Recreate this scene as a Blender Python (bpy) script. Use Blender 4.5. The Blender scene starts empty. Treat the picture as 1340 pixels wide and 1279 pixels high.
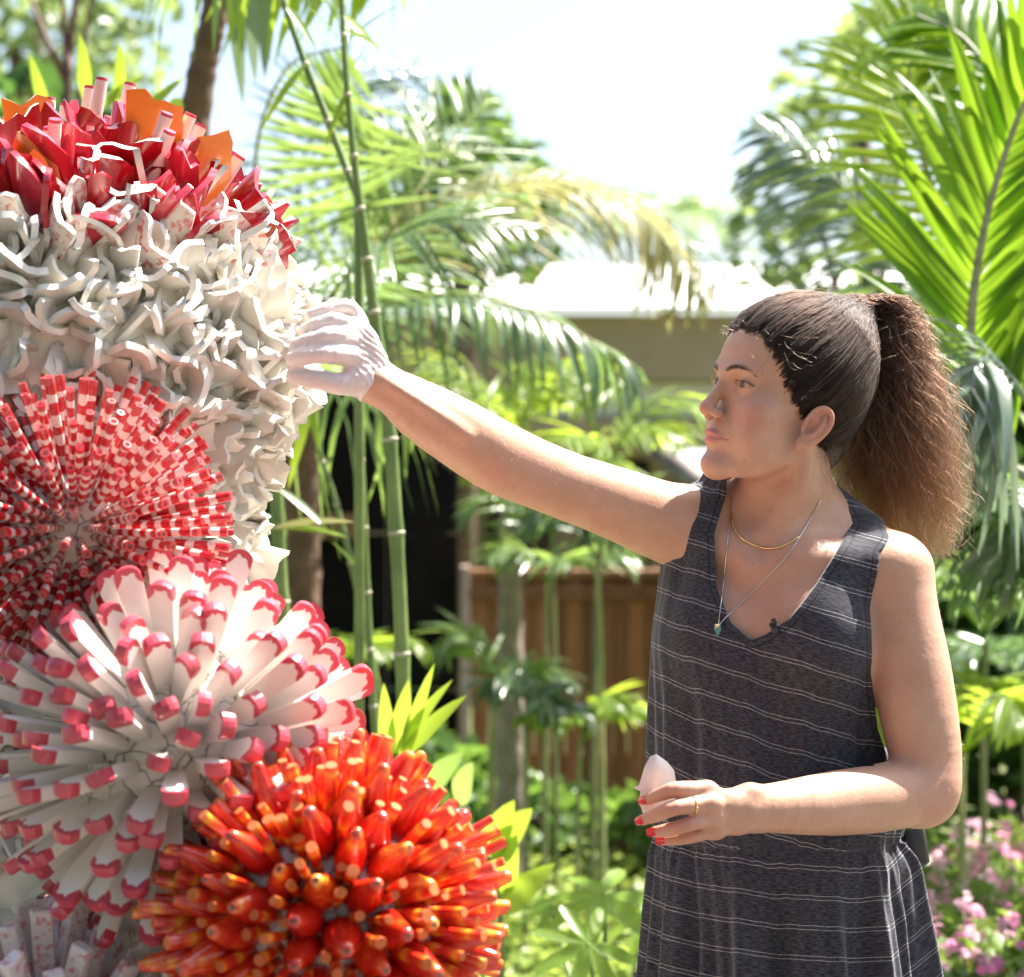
import bpy, math, random
import numpy as np
from mathutils import Vector, Matrix, noise as mnoise

SC = bpy.context.scene
COL = SC.collection
R = math.radians

# ---------------------------------------------------------------- camera, sky, sun, exposure
FPX = 3000.0          # focal length in photo pixels (photo 1340 wide)
CAMZ = 1.42
cam_d = bpy.data.cameras.new('camera')
cam = bpy.data.objects.new('camera', cam_d)
COL.objects.link(cam)
cam.location = (0, 0, CAMZ)
cam.rotation_euler = (R(90), 0, 0)
cam_d.sensor_fit = 'HORIZONTAL'
cam_d.sensor_width = 36.0
cam_d.lens = 36.0 * FPX / 1340.0
cam_d.clip_start = 0.05
cam_d.clip_end = 3000
cam_d.dof.use_dof = True
cam_d.dof.focus_distance = 2.93
cam_d.dof.aperture_fstop = 4.6
SC.camera = cam

SUN_EL, SUN_AZ = 60.0, 56.0          # azimuth measured from +Y (away from camera) towards +X
world = bpy.data.worlds.new('World')
SC.world = world
world.use_nodes = True
wn = world.node_tree
bg = wn.nodes['Background']
sky = wn.nodes.new('ShaderNodeTexSky')
sky.sky_type = 'NISHITA'
sky.sun_disc = False
sky.sun_elevation = R(SUN_EL)
sky.sun_rotation = R(SUN_AZ)
sky.air_density = 1.0
sky.dust_density = 3.0
sky.ozone_density = 1.0
wn.links.new(sky.outputs[0], bg.inputs[0])
bg.inputs[1].default_value = 0.076
sun_d = bpy.data.lights.new('sun', 'SUN')
sun = bpy.data.objects.new('sun', sun_d)
COL.objects.link(sun)
sun_d.energy = 5.0
sun_d.angle = R(0.5)
sun_d.color = (1.0, 0.95, 0.87)
TO_SUN = Vector((math.sin(R(SUN_AZ)) * math.cos(R(SUN_EL)), math.cos(R(SUN_AZ)) * math.cos(R(SUN_EL)), math.sin(R(SUN_EL))))
sun.rotation_euler = TO_SUN.to_track_quat('Z', 'Y').to_euler()
SC.view_settings.view_transform = 'Standard'
SC.view_settings.look = 'None'
SC.view_settings.exposure = 2.02
SC.view_settings.gamma = 1.0
SC.view_settings.use_curve_mapping = False
try:
    SC.cycles.use_denoising = True
    SC.cycles.max_bounces = 8
    SC.cycles.transparent_max_bounces = 12
    SC.cycles.sample_clamp_indirect = 6.0
except Exception:
    pass

def P(px, py, d):
    """a point at depth d metres that the photograph shows at (px, py)"""
    return Vector(((px - 670.0) / FPX * d, d, CAMZ - (py - 639.5) / FPX * d))

# ---------------------------------------------------------------- materials
def newmat(name):
    m = bpy.data.materials.new(name)
    m.use_nodes = True
    nt = m.node_tree
    b = nt.nodes['Principled BSDF']
    return m, nt, b

def N(nt, typ, **kw):
    n = nt.nodes.new(typ)
    for k, v in kw.items():
        if k.startswith('i_'):
            key = k[2:]
            key = int(key) if key.isdigit() else key.replace('_', ' ')
            n.inputs[key].default_value = v
        else:
            setattr(n, k, v)
    return n

def ramp(nt, fac, stops, interp='LINEAR'):
    r = nt.nodes.new('ShaderNodeValToRGB')
    r.color_ramp.interpolation = interp
    el = r.color_ramp.elements
    while len(el) < len(stops):
        el.new(0.5)
    for e, (p, c) in zip(el, stops):
        e.position = p
        e.color = (c[0], c[1], c[2], 1) if not isinstance(c, (int, float)) else (c, c, c, 1)
    nt.links.new(fac, r.inputs[0])
    return r.outputs[0]

def mixc(nt, fac, a, b, mode='MIX'):
    n = nt.nodes.new('ShaderNodeMix')
    n.data_type = 'RGBA'
    n.blend_type = mode
    for si, v in ((0, fac), (6, a), (7, b)):
        sock = n.inputs[si]
        if hasattr(v, 'default_value') or hasattr(v, 'is_linked'):
            nt.links.new(v, sock)
        elif isinstance(v, (int, float)):
            sock.default_value = v if si == 0 else (v, v, v, 1)
        else:
            sock.default_value = (*v, 1)
    return n.outputs[2]

def math_n(nt, op, a, b=None, c=None):
    n = nt.nodes.new('ShaderNodeMath')
    n.operation = op
    for i, v in enumerate((a, b, c)):
        if v is None:
            continue
        if isinstance(v, (int, float)):
            n.inputs[i].default_value = v
        else:
            nt.links.new(v, n.inputs[i])
    return n.outputs[0]

def noise_n(nt, vec, scale, detail=3, rough=0.5, dist=0.0):
    n = N(nt, 'ShaderNodeTexNoise')
    n.inputs['Scale'].default_value = scale
    n.inputs['Detail'].default_value = detail
    n.inputs['Roughness'].default_value = rough
    n.inputs['Distortion'].default_value = dist
    if vec is not None:
        nt.links.new(vec, n.inputs['Vector'])
    return n.outputs['Fac']

def objco(nt):
    return nt.nodes.new('ShaderNodeTexCoord').outputs['Object']

def geopos(nt):
    return nt.nodes.new('ShaderNodeNewGeometry').outputs['Position']

def objrand(nt):
    return nt.nodes.new('ShaderNodeObjectInfo').outputs['Random']

def bump(nt, b, h, strength=0.3, dist=0.01):
    n = N(nt, 'ShaderNodeBump')
    n.inputs['Strength'].default_value = strength
    n.inputs['Distance'].default_value = dist
    nt.links.new(h, n.inputs['Height'])
    nt.links.new(n.outputs[0], b.inputs['Normal'])

def simple_mat(name, c1, c2=None, scale=8.0, rough=0.5, spec=0.5, bumps=None, per_obj=0.0, coat=0.0, metal=0.0, world=False):
    m, nt, b = newmat(name)
    co = geopos(nt) if world else objco(nt)
    if c2 is None:
        c2 = tuple(x * 0.8 for x in c1)
    f = noise_n(nt, co, scale, 4, 0.6)
    col = ramp(nt, f, [(0.3, c2), (0.7, c1)])
    if per_obj:
        hs = N(nt, 'ShaderNodeHueSaturation')
        v = math_n(nt, 'MULTIPLY_ADD', objrand(nt), 2 * per_obj, 1 - per_obj)
        nt.links.new(v, hs.inputs['Value'])
        nt.links.new(col, hs.inputs['Color'])
        col = hs.outputs[0]
    nt.links.new(col, b.inputs['Base Color'])
    b.inputs['Roughness'].default_value = rough
    b.inputs['Specular IOR Level'].default_value = spec
    b.inputs['Coat Weight'].default_value = coat
    b.inputs['Coat Roughness'].default_value = 0.1
    b.inputs['Metallic'].default_value = metal
    if bumps:
        bump(nt, b, noise_n(nt, co, bumps[0], 4, 0.6), bumps[1], bumps[2])
    return m

def leaf_mat(name, c1, c2, trans=0.45, tcol=None, rough=0.38, spec=0.4, scale=3.0, var=0.25, gen_axis=True):
    """leaf blade: glossy top, light coming through; colour varies from leaf to leaf"""
    m, nt, b = newmat(name)
    out = nt.nodes['Material Output']
    rnd = objrand(nt)
    f = noise_n(nt, geopos(nt), scale, 3, 0.6)
    f = math_n(nt, 'ADD', math_n(nt, 'MULTIPLY', f, 0.7), math_n(nt, 'MULTIPLY', rnd, 0.45))
    col = ramp(nt, f, [(0.25, c1), (0.75, c2)])
    vein = N(nt, 'ShaderNodeTexWave', wave_type='BANDS', bands_direction='Y')
    vein.inputs['Scale'].default_value = 60
    vein.inputs['Distortion'].default_value = 1.0
    nt.links.new(objco(nt), vein.inputs['Vector'])
    col = mixc(nt, 0.12, col, vein.outputs['Color'], 'MULTIPLY')
    nt.links.new(col, b.inputs['Base Color'])
    b.inputs['Roughness'].default_value = rough
    b.inputs['Specular IOR Level'].default_value = spec
    t = N(nt, 'ShaderNodeBsdfTranslucent')
    tc = tcol or (c2[0] * 1.5, c2[1] * 1.6, c2[2] * 0.6)
    tcm = mixc(nt, 0.35, tc, col)
    nt.links.new(tcm, t.inputs['Color'])
    mx = N(nt, 'ShaderNodeMixShader')
    mx.inputs[0].default_value = trans
    nt.links.new(b.outputs[0], mx.inputs[1])
    nt.links.new(t.outputs[0], mx.inputs[2])
    nt.links.new(mx.outputs[0], out.inputs['Surface'])
    return m

# ---------------------------------------------------------------- objects
def tag(o, label=None, cat=None, group=None, kind=None):
    if label: o['label'] = label
    if cat: o['category'] = cat
    if group: o['group'] = group
    if kind: o['kind'] = kind
    return o

def empty(name, loc, label=None, cat=None, group=None):
    o = bpy.data.objects.new(name, None)
    COL.objects.link(o)
    o.location = loc
    o.empty_display_size = 0.05
    return tag(o, label, cat, group)

def mesh_data(name, verts, faces, mats=(), idx=None, smooth=True):
    me = bpy.data.meshes.new(name)
    me.from_pydata([tuple(v) for v in verts], [], [tuple(f) for f in faces])
    for m in mats:
        me.materials.append(m)
    if idx is not None:
        me.polygons.foreach_set('material_index', np.array(idx, dtype=np.int32))
    me.polygons.foreach_set('use_smooth', np.full(len(me.polygons), bool(smooth)))
    me.update()
    return me

def mesh_np(name, V, F, mats=(), smooth=True):
    """fast mesh from numpy arrays; F is (n,4) or (n,3)"""
    me = bpy.data.meshes.new(name)
    nv, nf, k = len(V), len(F), F.shape[1]
    me.vertices.add(nv)
    me.vertices.foreach_set('co', np.ascontiguousarray(V, dtype=np.float32).ravel())
    me.loops.add(nf * k)
    me.loops.foreach_set('vertex_index', np.ascontiguousarray(F, dtype=np.int32).ravel())
    me.polygons.add(nf)
    me.polygons.foreach_set('loop_start', np.arange(0, nf * k, k, dtype=np.int32))
    me.polygons.foreach_set('loop_total', np.full(nf, k, dtype=np.int32))
    me.update(calc_edges=True)
    me.polygons.foreach_set('use_smooth', np.full(nf, bool(smooth)))
    for m in mats:
        me.materials.append(m)
    me.validate()
    return me

def wmat(o):
    if o.parent is None:
        return o.matrix_basis.copy()
    return wmat(o.parent) @ o.matrix_parent_inverse @ o.matrix_basis

def link(name, me, parent=None, matrix=None, loc=None):
    """link a mesh; matrix / vertices are in world space, whatever the parent"""
    o = bpy.data.objects.new(name, me)
    COL.objects.link(o)
    if parent is not None:
        o.parent = parent
        o.matrix_parent_inverse = wmat(parent).inverted()
    if matrix is not None:
        o.matrix_basis = matrix
    if loc is not None:
        o.location = loc
    return o

class MB:
    """collects simple shapes into one mesh"""
    def __init__(self):
        self.v, self.f, self.m = [], [], []
    def add(self, vs, fs, mi=0):
        n = len(self.v)
        self.v += [tuple(x) for x in vs]
        self.f += [tuple(i + n for i in f) for f in fs]
        self.m += [mi] * len(fs)
        return self
    def box(self, x0, x1, y0, y1, z0, z1, mi=0, bev=0.0, M=None):
        if bev <= 0:
            vs = [Vector((x, y, z)) for z in (z0, z1) for y in (y0, y1) for x in (x0, x1)]
            fs = [(0, 2, 3, 1), (4, 5, 7, 6), (0, 1, 5, 4), (2, 6, 7, 3), (0, 4, 6, 2), (1, 3, 7, 5)]
        else:
            b = bev
            vs, fs = [], []
            rings = [(z0, b), (z0 + b, 0), (z1 - b, 0), (z1, b)]
            for z, i in rings:
                c = b
                xa, xb, ya, yb = x0 + i, x1 - i, y0 + i, y1 - i
                vs += [Vector(q) for q in ((xa + c, ya, z), (xb - c, ya, z), (xb, ya + c, z), (xb, yb - c, z), (xb - c, yb, z), (xa + c, yb, z), (xa, yb - c, z), (xa, ya + c, z))]
            for k in range(3):
                for j in range(8):
                    fs.append((k * 8 + j, k * 8 + (j + 1) % 8, k * 8 + 8 + (j + 1) % 8, k * 8 + 8 + j))
            fs.append(tuple(range(7, -1, -1)))
            fs.append(tuple(range(24, 32)))
        if M is not None:
            vs = [M @ q for q in vs]
        return self.add(vs, fs, mi)
    def tube(self, pts, rad, n=8, mi=0, cap=True):
        pts = [Vector(p) for p in pts]
        if isinstance(rad, (int, float)):
            rad = [rad] * len(pts)
        vs, fs = [], []
        t = (pts[1] - pts[0]).normalized()
        ref = Vector((0, 0, 1)) if abs(t.z) < 0.9 else Vector((1, 0, 0))
        u = t.cross(ref).normalized()
        for i, p in enumerate(pts):
            t = (pts[min(i + 1, len(pts) - 1)] - pts[max(i - 1, 0)]).normalized()
            u = (u - t * u.dot(t)).normalized()
            w = t.cross(u)
            for k in range(n):
                a = 2 * math.pi * k / n
                vs.append(p + (u * math.cos(a) + w * math.sin(a)) * rad[i])
        for i in range(len(pts) - 1):
            for k in range(n):
                fs.append((i * n + k, i * n + (k + 1) % n, (i + 1) * n + (k + 1) % n, (i + 1) * n + k))
        if cap:
            fs.append(tuple(range(n - 1, -1, -1)))
            fs.append(tuple(range((len(pts) - 1) * n, len(pts) * n)))
        return self.add(vs, fs, mi)
    def data(self, name, mats, smooth=True):
        return mesh_data(name, self.v, self.f, mats, self.m, smooth)
    def build(self, name, mats, parent=None, smooth=True, loc=None, matrix=None):
        if not isinstance(mats, (list, tuple)):
            mats = [mats]
        return link(name, self.data(name, mats, smooth), parent, matrix, loc)

def catmull(pts, n):
    """resample a polyline smoothly to n points (numpy, any dimension)"""
    A = np.array([list(p) for p in pts], dtype=float)
    A = np.vstack([2 * A[0] - A[1], A, 2 * A[-1] - A[-2]])
    m = len(A) - 3
    out = []
    for t in np.linspace(0, m, n):
        i = min(int(t), m - 1)
        u = t - i
        p0, p1, p2, p3 = A[i:i + 4]
        out.append(0.5 * ((2 * p1) + (-p0 + p2) * u + (2 * p0 - 5 * p1 + 4 * p2 - p3) * u * u + (-p0 + 3 * p1 - 3 * p2 + p3) * u ** 3))
    return np.array(out)

def frame(origin, xdir, zhint):
    x = Vector(xdir).normalized()
    z = Vector(zhint) - x * x.dot(Vector(zhint))
    if z.length < 1e-6:
        z = x.orthogonal()
    z.normalize()
    y = z.cross(x)
    M = Matrix((x, y, z)).transposed().to_4x4()
    M.translation = Vector(origin)
    return M
# ---------------------------------------------------------------- signed-distance modelling for the continuous body surfaces
def smin(a, b, k):
    if k <= 0:
        return np.minimum(a, b)
    h = np.maximum(k - np.abs(a - b), 0.0) / k
    return np.minimum(a, b) - h * h * k * 0.25

def smax(a, b, k):
    return -smin(-a, -b, k)

class Ell:
    def __init__(s, c, r, rot=None):
        s.c = np.array(c, float); s.r = np.array(r, float); s.rot = rot
    def __call__(s, p):
        q = p - s.c
        if s.rot is not None:
            q = q @ s.rot          # columns of rot are the ellipsoid's axes
        k0 = np.sqrt(((q / s.r) ** 2).sum(-1)) + 1e-9
        k1 = np.sqrt(((q / (s.r * s.r)) ** 2).sum(-1)) + 1e-9
        return k0 * (k0 - 1.0) / k1

class Limb:
    """tapered chain; optional flattening by factor sq along the direction nrm"""
    def __init__(s, pts, rad, n=None, nrm=None, sq=1.0):
        pts = np.array([list(p) for p in pts], float); rad = np.array(rad, float)
        if n:
            A = catmull(np.hstack([pts, rad[:, None]]), n)
            pts, rad = A[:, :3], A[:, 3]
        s.a, s.rad = pts, rad
        s.nrm = None if nrm is None else np.array(nrm, float) / np.linalg.norm(nrm)
        s.sq = sq
        if s.nrm is not None:
            s.a = s.a + np.outer(s.a @ s.nrm, s.nrm) * (1 / sq - 1)
    def __call__(s, p):
        if s.nrm is not None:
            p = p + (p @ s.nrm)[..., None] * s.nrm * (1 / s.sq - 1)
        d = None
        segs = range(len(s.a) - 1)
        if p.ndim == 4 and len(s.a) > 3:          # a block of grid points: keep only the segments near it
            c = p[p.shape[0] // 2, p.shape[1] // 2, p.shape[2] // 2]
            rad = np.linalg.norm(p[0, 0, 0] - c)
            a, ba = s.a[:-1], np.diff(s.a, axis=0)
            t = np.clip(((c - a) * ba).sum(1) / np.maximum((ba * ba).sum(1), 1e-12), 0, 1)
            e = np.linalg.norm(c - a - t[:, None] * ba, axis=1) - (s.rad[:-1] + t * np.diff(s.rad))
            segs = np.nonzero(e < e.min() + 2.0 * rad)[0]
        for i in segs:
            a, b = s.a[i], s.a[i + 1]
            ba = b - a
            pa = p - a
            t = np.clip((pa @ ba) / max(ba @ ba, 1e-12), 0, 1)
            e = np.sqrt(((pa - t[..., None] * ba) ** 2).sum(-1)) - (s.rad[i] + t * (s.rad[i + 1] - s.rad[i]))
            d = e if d is None else np.minimum(d, e)
        return d * (min(s.sq, 1.0) if s.nrm is not None else 1.0)

class Local:
    """a primitive given in a rigid local frame (origin o, columns of rot = axes)"""
    def __init__(s, prim, o, rot, scale=1.0):
        s.p, s.o, s.rot, s.k = prim, np.array(o, float), rot, scale
    def __call__(s, p):
        return s.p(((p - s.o) @ s.rot) / s.k) * s.k

class Solid:
    """ordered list of (op, prim, k); ops: add, sub, and, disp"""
    def __init__(s, ops=None):
        s.ops = list(ops or [])
    def add(s, prim, k=0.0): s.ops.append(('add', prim, k)); return s
    def sub(s, prim, k=0.0): s.ops.append(('sub', prim, k)); return s
    def cut(s, prim, k=0.0): s.ops.append(('and', prim, k)); return s
    def disp(s, fn): s.ops.append(('disp', fn, 0.0)); return s
    def __call__(s, p, ops=None):
        d = np.full(p.shape[:-1], 1.0)
        for op, f, k in (s.ops if ops is None else ops):
            if op == 'add': d = smin(d, f(p), k)
            elif op == 'sub': d = smax(d, -f(p), k)
            elif op == 'and': d = smax(d, f(p), k)
            else: d = d + f(p, d)
        return d
    def table(s, C):
        """value of every add/sub primitive at many points, and of the whole"""
        T = np.full((len(s.ops), len(C)), -1e9)
        d = np.full(len(C), 1.0)
        for i, (op, f, k) in enumerate(s.ops):
            if op == 'disp':
                d = d + f(C, d); continue
            v = f(C)
            if op == 'add': d = smin(d, v, k); T[i] = v - k
            elif op == 'sub': d = smax(d, -v, k); T[i] = v - k
            else: d = smax(d, v, k)
        return d, T

def polygonise(solid, lo, hi, h, B=12, margin=0.005):
    """surface nets over the sparse blocks near the surface"""
    lo = np.array(lo, float); hi = np.array(hi, float)
    nb = np.ceil((hi - lo) / (h * B)).astype(int)
    I = np.stack(np.meshgrid(*[np.arange(n) for n in nb], indexing='ij'), -1).reshape(-1, 3)
    C = lo + (I + 0.5) * (h * B)
    half = h * B * 0.5 * math.sqrt(3)
    dc, T = solid.table(C)
    keep = np.abs(dc) < half * 1.2 + margin
    I, T = I[keep], T[:, keep]
    G = np.stack(np.meshgrid(*[np.arange(B + 1)] * 3, indexing='ij'), -1)
    keys, verts, quads = [], [], []
    def key(q):
        return ((q[..., 0] + 8) << 42) | ((q[..., 1] + 8) << 21) | (q[..., 2] + 8)
    corners = [(i, j, k) for i in (0, 1) for j in (0, 1) for k in (0, 1)]
    edges = [(a, b) for a in range(8) for b in range(a + 1, 8) if sum(x != y for x, y in zip(corners[a], corners[b])) == 1]
    for n_, bi in enumerate(I):
        base = bi * B
        pts = lo + (base + G) * h
        d = solid(pts, [o for o, t in zip(solid.ops, T[:, n_]) if t < 2.2 * half + 0.004])
        if d.min() > 0 or d.max() < 0:
            continue
        ins = d < 0
        D8 = [d[a:a + B, b:b + B, e:e + B] for a, b, e in corners]
        S = sum((x < 0).astype(np.int8) for x in D8)
        act = (S > 0) & (S < 8)
        idx = np.argwhere(act)
        if not len(idx):
            continue
        v8 = np.stack([x[act] for x in D8], 1)
        acc = np.zeros((len(idx), 3)); cnt = np.zeros(len(idx))
        for a, b in edges:
            da, db = v8[:, a], v8[:, b]
            m = (da < 0) != (db < 0)
            t = np.where(m, da / np.where(m, da - db, 1.0), 0.0)
            pa, pb = np.array(corners[a], float), np.array(corners[b], float)
            acc += m[:, None] * (pa + t[:, None] * (pb - pa))
            cnt += m
        verts.append(lo + (base + idx + acc / cnt[:, None]) * h)
        keys.append(key(base + idx))
        for ax in range(3):
            sl0 = [slice(0, B)] * 3
            sl1 = list(sl0); sl1[ax] = slice(1, B + 1)
            a, b = ins[tuple(sl0)], ins[tuple(sl1)]
            e = np.argwhere(a != b)
            if not len(e):
                continue
            flip = a[a != b]
            u, w = (ax + 1) % 3, (ax + 2) % 3
            g = base + e
            q = []
            for du, dw in ((0, 0), (-1, 0), (-1, -1), (0, -1)):
                o = g.copy(); o[:, u] += du; o[:, w] += dw
                q.append(key(o))
            q = np.stack(q, 1)
            q[~flip] = q[~flip][:, ::-1]
            quads.append(q)
    K = np.concatenate(keys); V = np.concatenate(verts); Q = np.concatenate(quads)
    order = np.argsort(K)
    Ks = K[order]
    pos = np.searchsorted(Ks, Q)
    pos = np.clip(pos, 0, len(Ks) - 1)
    ok = (Ks[pos] == Q).all(1)
    return V, order[pos[ok]]

def rotm(yaw=0.0, pitch=0.0, roll=0.0):
    """columns = local axes in world"""
    M = Matrix.Rotation(yaw, 3, 'Z') @ Matrix.Rotation(pitch, 3, 'X') @ Matrix.Rotation(roll, 3, 'Y')
    return np.array(M)

def vnoise(p, f, seed=0.0):
    """cheap smooth value noise on numpy points, about -1..1"""
    q = p * f + seed
    return (np.sin(q[..., 0] * 1.7 + 1.3 * np.sin(q[..., 1] * 1.1 + 0.7)) + np.sin(q[..., 1] * 1.9 + 1.2 * np.sin(q[..., 2] * 1.3 + 2.1))
            + np.sin(q[..., 2] * 1.6 + 1.4 * np.sin(q[..., 0] * 1.2 + 4.2))) / 3.0
# ---------------------------------------------------------------- ground, path, buildings, fence
def structure(o, label, cat):
    return tag(o, label, cat, kind='structure')

m, nt, b = newmat('lawn_soil')
co = geopos(nt)
f = noise_n(nt, co, 3.0, 5, .65)
f2 = noise_n(nt, co, 45, 4, .7)
col = ramp(nt, f, [(.35, (.075, .110, .022)), (.55, (.14, .17, .04)), (.75, (.20, .17, .085))])
col = mixc(nt, .5, col, ramp(nt, f2, [(.3, (.04, .06, .015)), (.7, (.22, .26, .08))]))
nt.links.new(col, b.inputs['Base Color'])
b.inputs['Roughness'].default_value = .9
bump(nt, b, f2, .6, .03)
g = MB()
gx = [-400, -60, -15, -6, -3, 0, 3, 6, 15, 60, 400]; gy = [-200, -30, -5, 0, 3, 6, 9, 14, 25, 80, 900]
vs = [(x, y, 0) for y in gy for x in gx]
fs = [(j * 11 + i, j * 11 + i + 1, j * 11 + i + 12, j * 11 + i + 11) for j in range(10) for i in range(10)]
structure(g.add(vs, fs).build('ground', m), 'lawn and garden soil under the plants', 'ground')

PAVE = simple_mat('terrace_paving', (.13, .115, .105), (.09, .08, .072), 4, .85, bumps=(40, .4, .01), world=True)  # unseen paving, added for neutral bounce, kept dark to limit fill light
structure(MB().box(-9, 9, -14, 3.75, .002, .012).build('terrace', PAVE), 'unseen paved terrace under the sculpture and the woman, added for neutral bounce light', 'terrace')
STONE = simple_mat('pale_concrete', (.52, .50, .46), (.38, .37, .34), 5, .8, bumps=(60, .4, .01), world=True)
path = MB().box(-6, 9, 8.62, 9.22, .002, .03).build('path', STONE)
structure(path, 'pale concrete path in front of the wooden fence', 'path')
KERB = simple_mat('kerb_stone', (.46, .45, .43), (.33, .32, .31), 7, .85, bumps=(50, .5, .01), world=True)
x = -6.0
kerb = MB().box(-6.0, 8.4, 8.497, 8.617, -.02, .06).build('kerb', KERB)
structure(kerb, 'stone kerb along the front of the concrete path', 'kerb')
rk = random.Random(3)
while x < 8.2:
    w = .58
    o = MB().box(x + .004, x + w - .004, 8.485, 8.612, 0.0, .115 + rk.uniform(-.006, .006), 0, .008).build('kerb_block', KERB, kerb)
    x += w

# wooden fence of vertical boards
m, nt, b = newmat('fence_wood')
co = objco(nt); mp = N(nt, 'ShaderNodeMapping'); mp.inputs['Scale'].default_value = (30, 30, 1.6)
nt.links.new(co, mp.inputs[0])
wv = noise_n(nt, mp.outputs[0], 1.5, 5, .65, 1.0)
col = ramp(nt, wv, [(.25, (.15, .055, .018)), (.55, (.30, .125, .042)), (.8, (.40, .19, .075))])
hs = N(nt, 'ShaderNodeHueSaturation'); nt.links.new(math_n(nt, 'MULTIPLY_ADD', objrand(nt), .7, .62), hs.inputs['Value']); nt.links.new(col, hs.inputs['Color'])
nt.links.new(hs.outputs[0], b.inputs['Base Color'])
b.inputs['Roughness'].default_value = .7
bump(nt, b, wv, .3, .01)
WOOD = m
FD = 9.40
fence = empty('board_fence', P(735, 0, FD) * 1.0, 'brown wooden fence of upright boards behind the slender palms', 'fence')
fence.location = (P(735, 640, FD).x, FD, 0)
fz = P(0, 752, FD).z
x0, x1 = P(617, 0, FD).x, P(1065, 0, FD).x
x = x0; i = 0
bm_ = [MB().box(-.034, .034, -.011, .011, 0, fz - .05, 0, .003).data('board', [WOOD], False), MB().box(-.028, .028, -.011, .011, 0, fz - .05, 0, .003).data('board', [WOOD], False)]
while x < x1:
    w = (.070, .058)[i % 2]
    M = Matrix.Translation((x + w / 2, FD + (0 if i % 2 else -.012), .03))
    link('board', bm_[i % 2], fence, M)
    x += w; i += 1
MB().box(x0 - .02, x1 + .02, FD - .035, FD + .03, fz - .02, fz + .022, 0, .005).build('cap_rail', WOOD, fence, smooth=False)
MB().box(x0 - .02, x1 + .02, FD - .055, FD - .024, fz - .105, fz - .045, 0, .004).build('top_rail', WOOD, fence, smooth=False)
for zz in (.25,):
    MB().box(x0, x1, FD + .012, FD + .05, zz, zz + .08).build('back_rail', WOOD, fence, smooth=False)
PINKW = simple_mat('weathered_post', (.52, .40, .35), (.36, .26, .22), 10, .8)
MB().box(P(603, 0, FD).x, P(614, 0, FD).x, FD - .06, FD + .02, 0, P(0, 740, FD).z, 0, .004).build('end_post', PINKW, fence, smooth=False)

# dark timber screen left of the fence
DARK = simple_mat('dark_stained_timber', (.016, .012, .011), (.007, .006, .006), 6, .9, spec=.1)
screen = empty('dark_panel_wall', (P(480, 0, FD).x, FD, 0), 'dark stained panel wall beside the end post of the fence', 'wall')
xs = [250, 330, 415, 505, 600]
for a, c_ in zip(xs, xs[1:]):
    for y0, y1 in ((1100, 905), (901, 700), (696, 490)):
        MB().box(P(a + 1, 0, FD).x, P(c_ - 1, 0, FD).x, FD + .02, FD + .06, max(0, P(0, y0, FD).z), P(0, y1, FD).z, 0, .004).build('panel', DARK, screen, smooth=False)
BEAMW = simple_mat('red_brown_beam', (.30, .14, .075), (.22, .10, .05), 6, .7)
MB().box(P(330, 0, FD).x, P(470, 0, FD).x, FD - .05, FD + .018, P(0, 705, FD).z, P(0, 672, FD).z, 0, .005).build('cross_beam', BEAMW, screen, smooth=False)

# long low building behind: beige fascia, pale beam, dark rooms, bright roof
BD = 16.0
bx0, bx1 = P(150, 0, BD).x, P(1250, 0, BD).x
bld = empty('low_building', ((bx0 + bx1) / 2, BD + 3, 0), 'long low building with a beige fascia and a pale flat roof', 'building')
BEIGE = simple_mat('beige_render', (.33, .245, .17), (.28, .205, .14), 2.0, .85, bumps=(30, .1, .01))
PALE = simple_mat('pale_beam_paint', (.56, .51, .46), (.48, .44, .39), 3.0, .8)
ROOF = simple_mat('white_roof_sheet', (.80, .79, .77), (.70, .69, .67), 3.0, .6)
GLASS = simple_mat('dark_glass', (.02, .022, .025), (.012, .013, .015), 2.0, .1)
zf = lambda y: P(0, y, BD).z
MB().box(bx0, bx1, BD, BD + .25, zf(498), zf(412), 0, .01).build('fascia', BEIGE, bld, smooth=False)
MB().box(bx0, bx1, BD + .10, BD + .40, zf(546), zf(499), 0, .01).build('beam', PALE, bld, smooth=False)
MB().box(bx0, bx1, BD + .02, BD + .30, zf(592), zf(547.5), 0, .01).build('lower_fascia', BEIGE, bld, smooth=False)
rz0, rz1 = zf(409), P(0, 352, BD + 4).z
rf = MB()
rf.add([(bx0 - .2, BD - .15, rz0), (bx1 + .2, BD - .15, rz0), (bx1 + .2, BD + 4, rz1), (bx0 - .2, BD + 4, rz1), (bx0 - .2, BD - .15, rz0 + .03), (bx1 + .2, BD - .15, rz0 + .03), (bx1 + .2, BD + 4, rz1 + .03), (bx0 - .2, BD + 4, rz1 + .03)],
       [(0, 3, 2, 1), (4, 5, 6, 7), (0, 1, 5, 4), (1, 2, 6, 5), (2, 3, 7, 6), (3, 0, 4, 7)])
rf.build('roof', ROOF, bld, smooth=False)
MB().box(bx0 + .2, bx1 - .2, BD + 1.2, BD + 1.4, 0, zf(560)).build('wall', BEIGE, bld, smooth=False)
for k in range(7):
    xa = bx0 + .4 + k * (bx1 - bx0 - .8) / 7
    xb = xa + (bx1 - bx0 - .8) / 7 - .22
    wn_ = MB().box(xa, xb, BD + 1.15, BD + 1.195, .25, zf(600)).build('window', GLASS, bld, smooth=False)
    MB().box((xa + xb) / 2 - .03, (xa + xb) / 2 + .03, BD + 1.11, BD + 1.148, .25, zf(600)).build('mullion', DARK, wn_, smooth=False)
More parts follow.
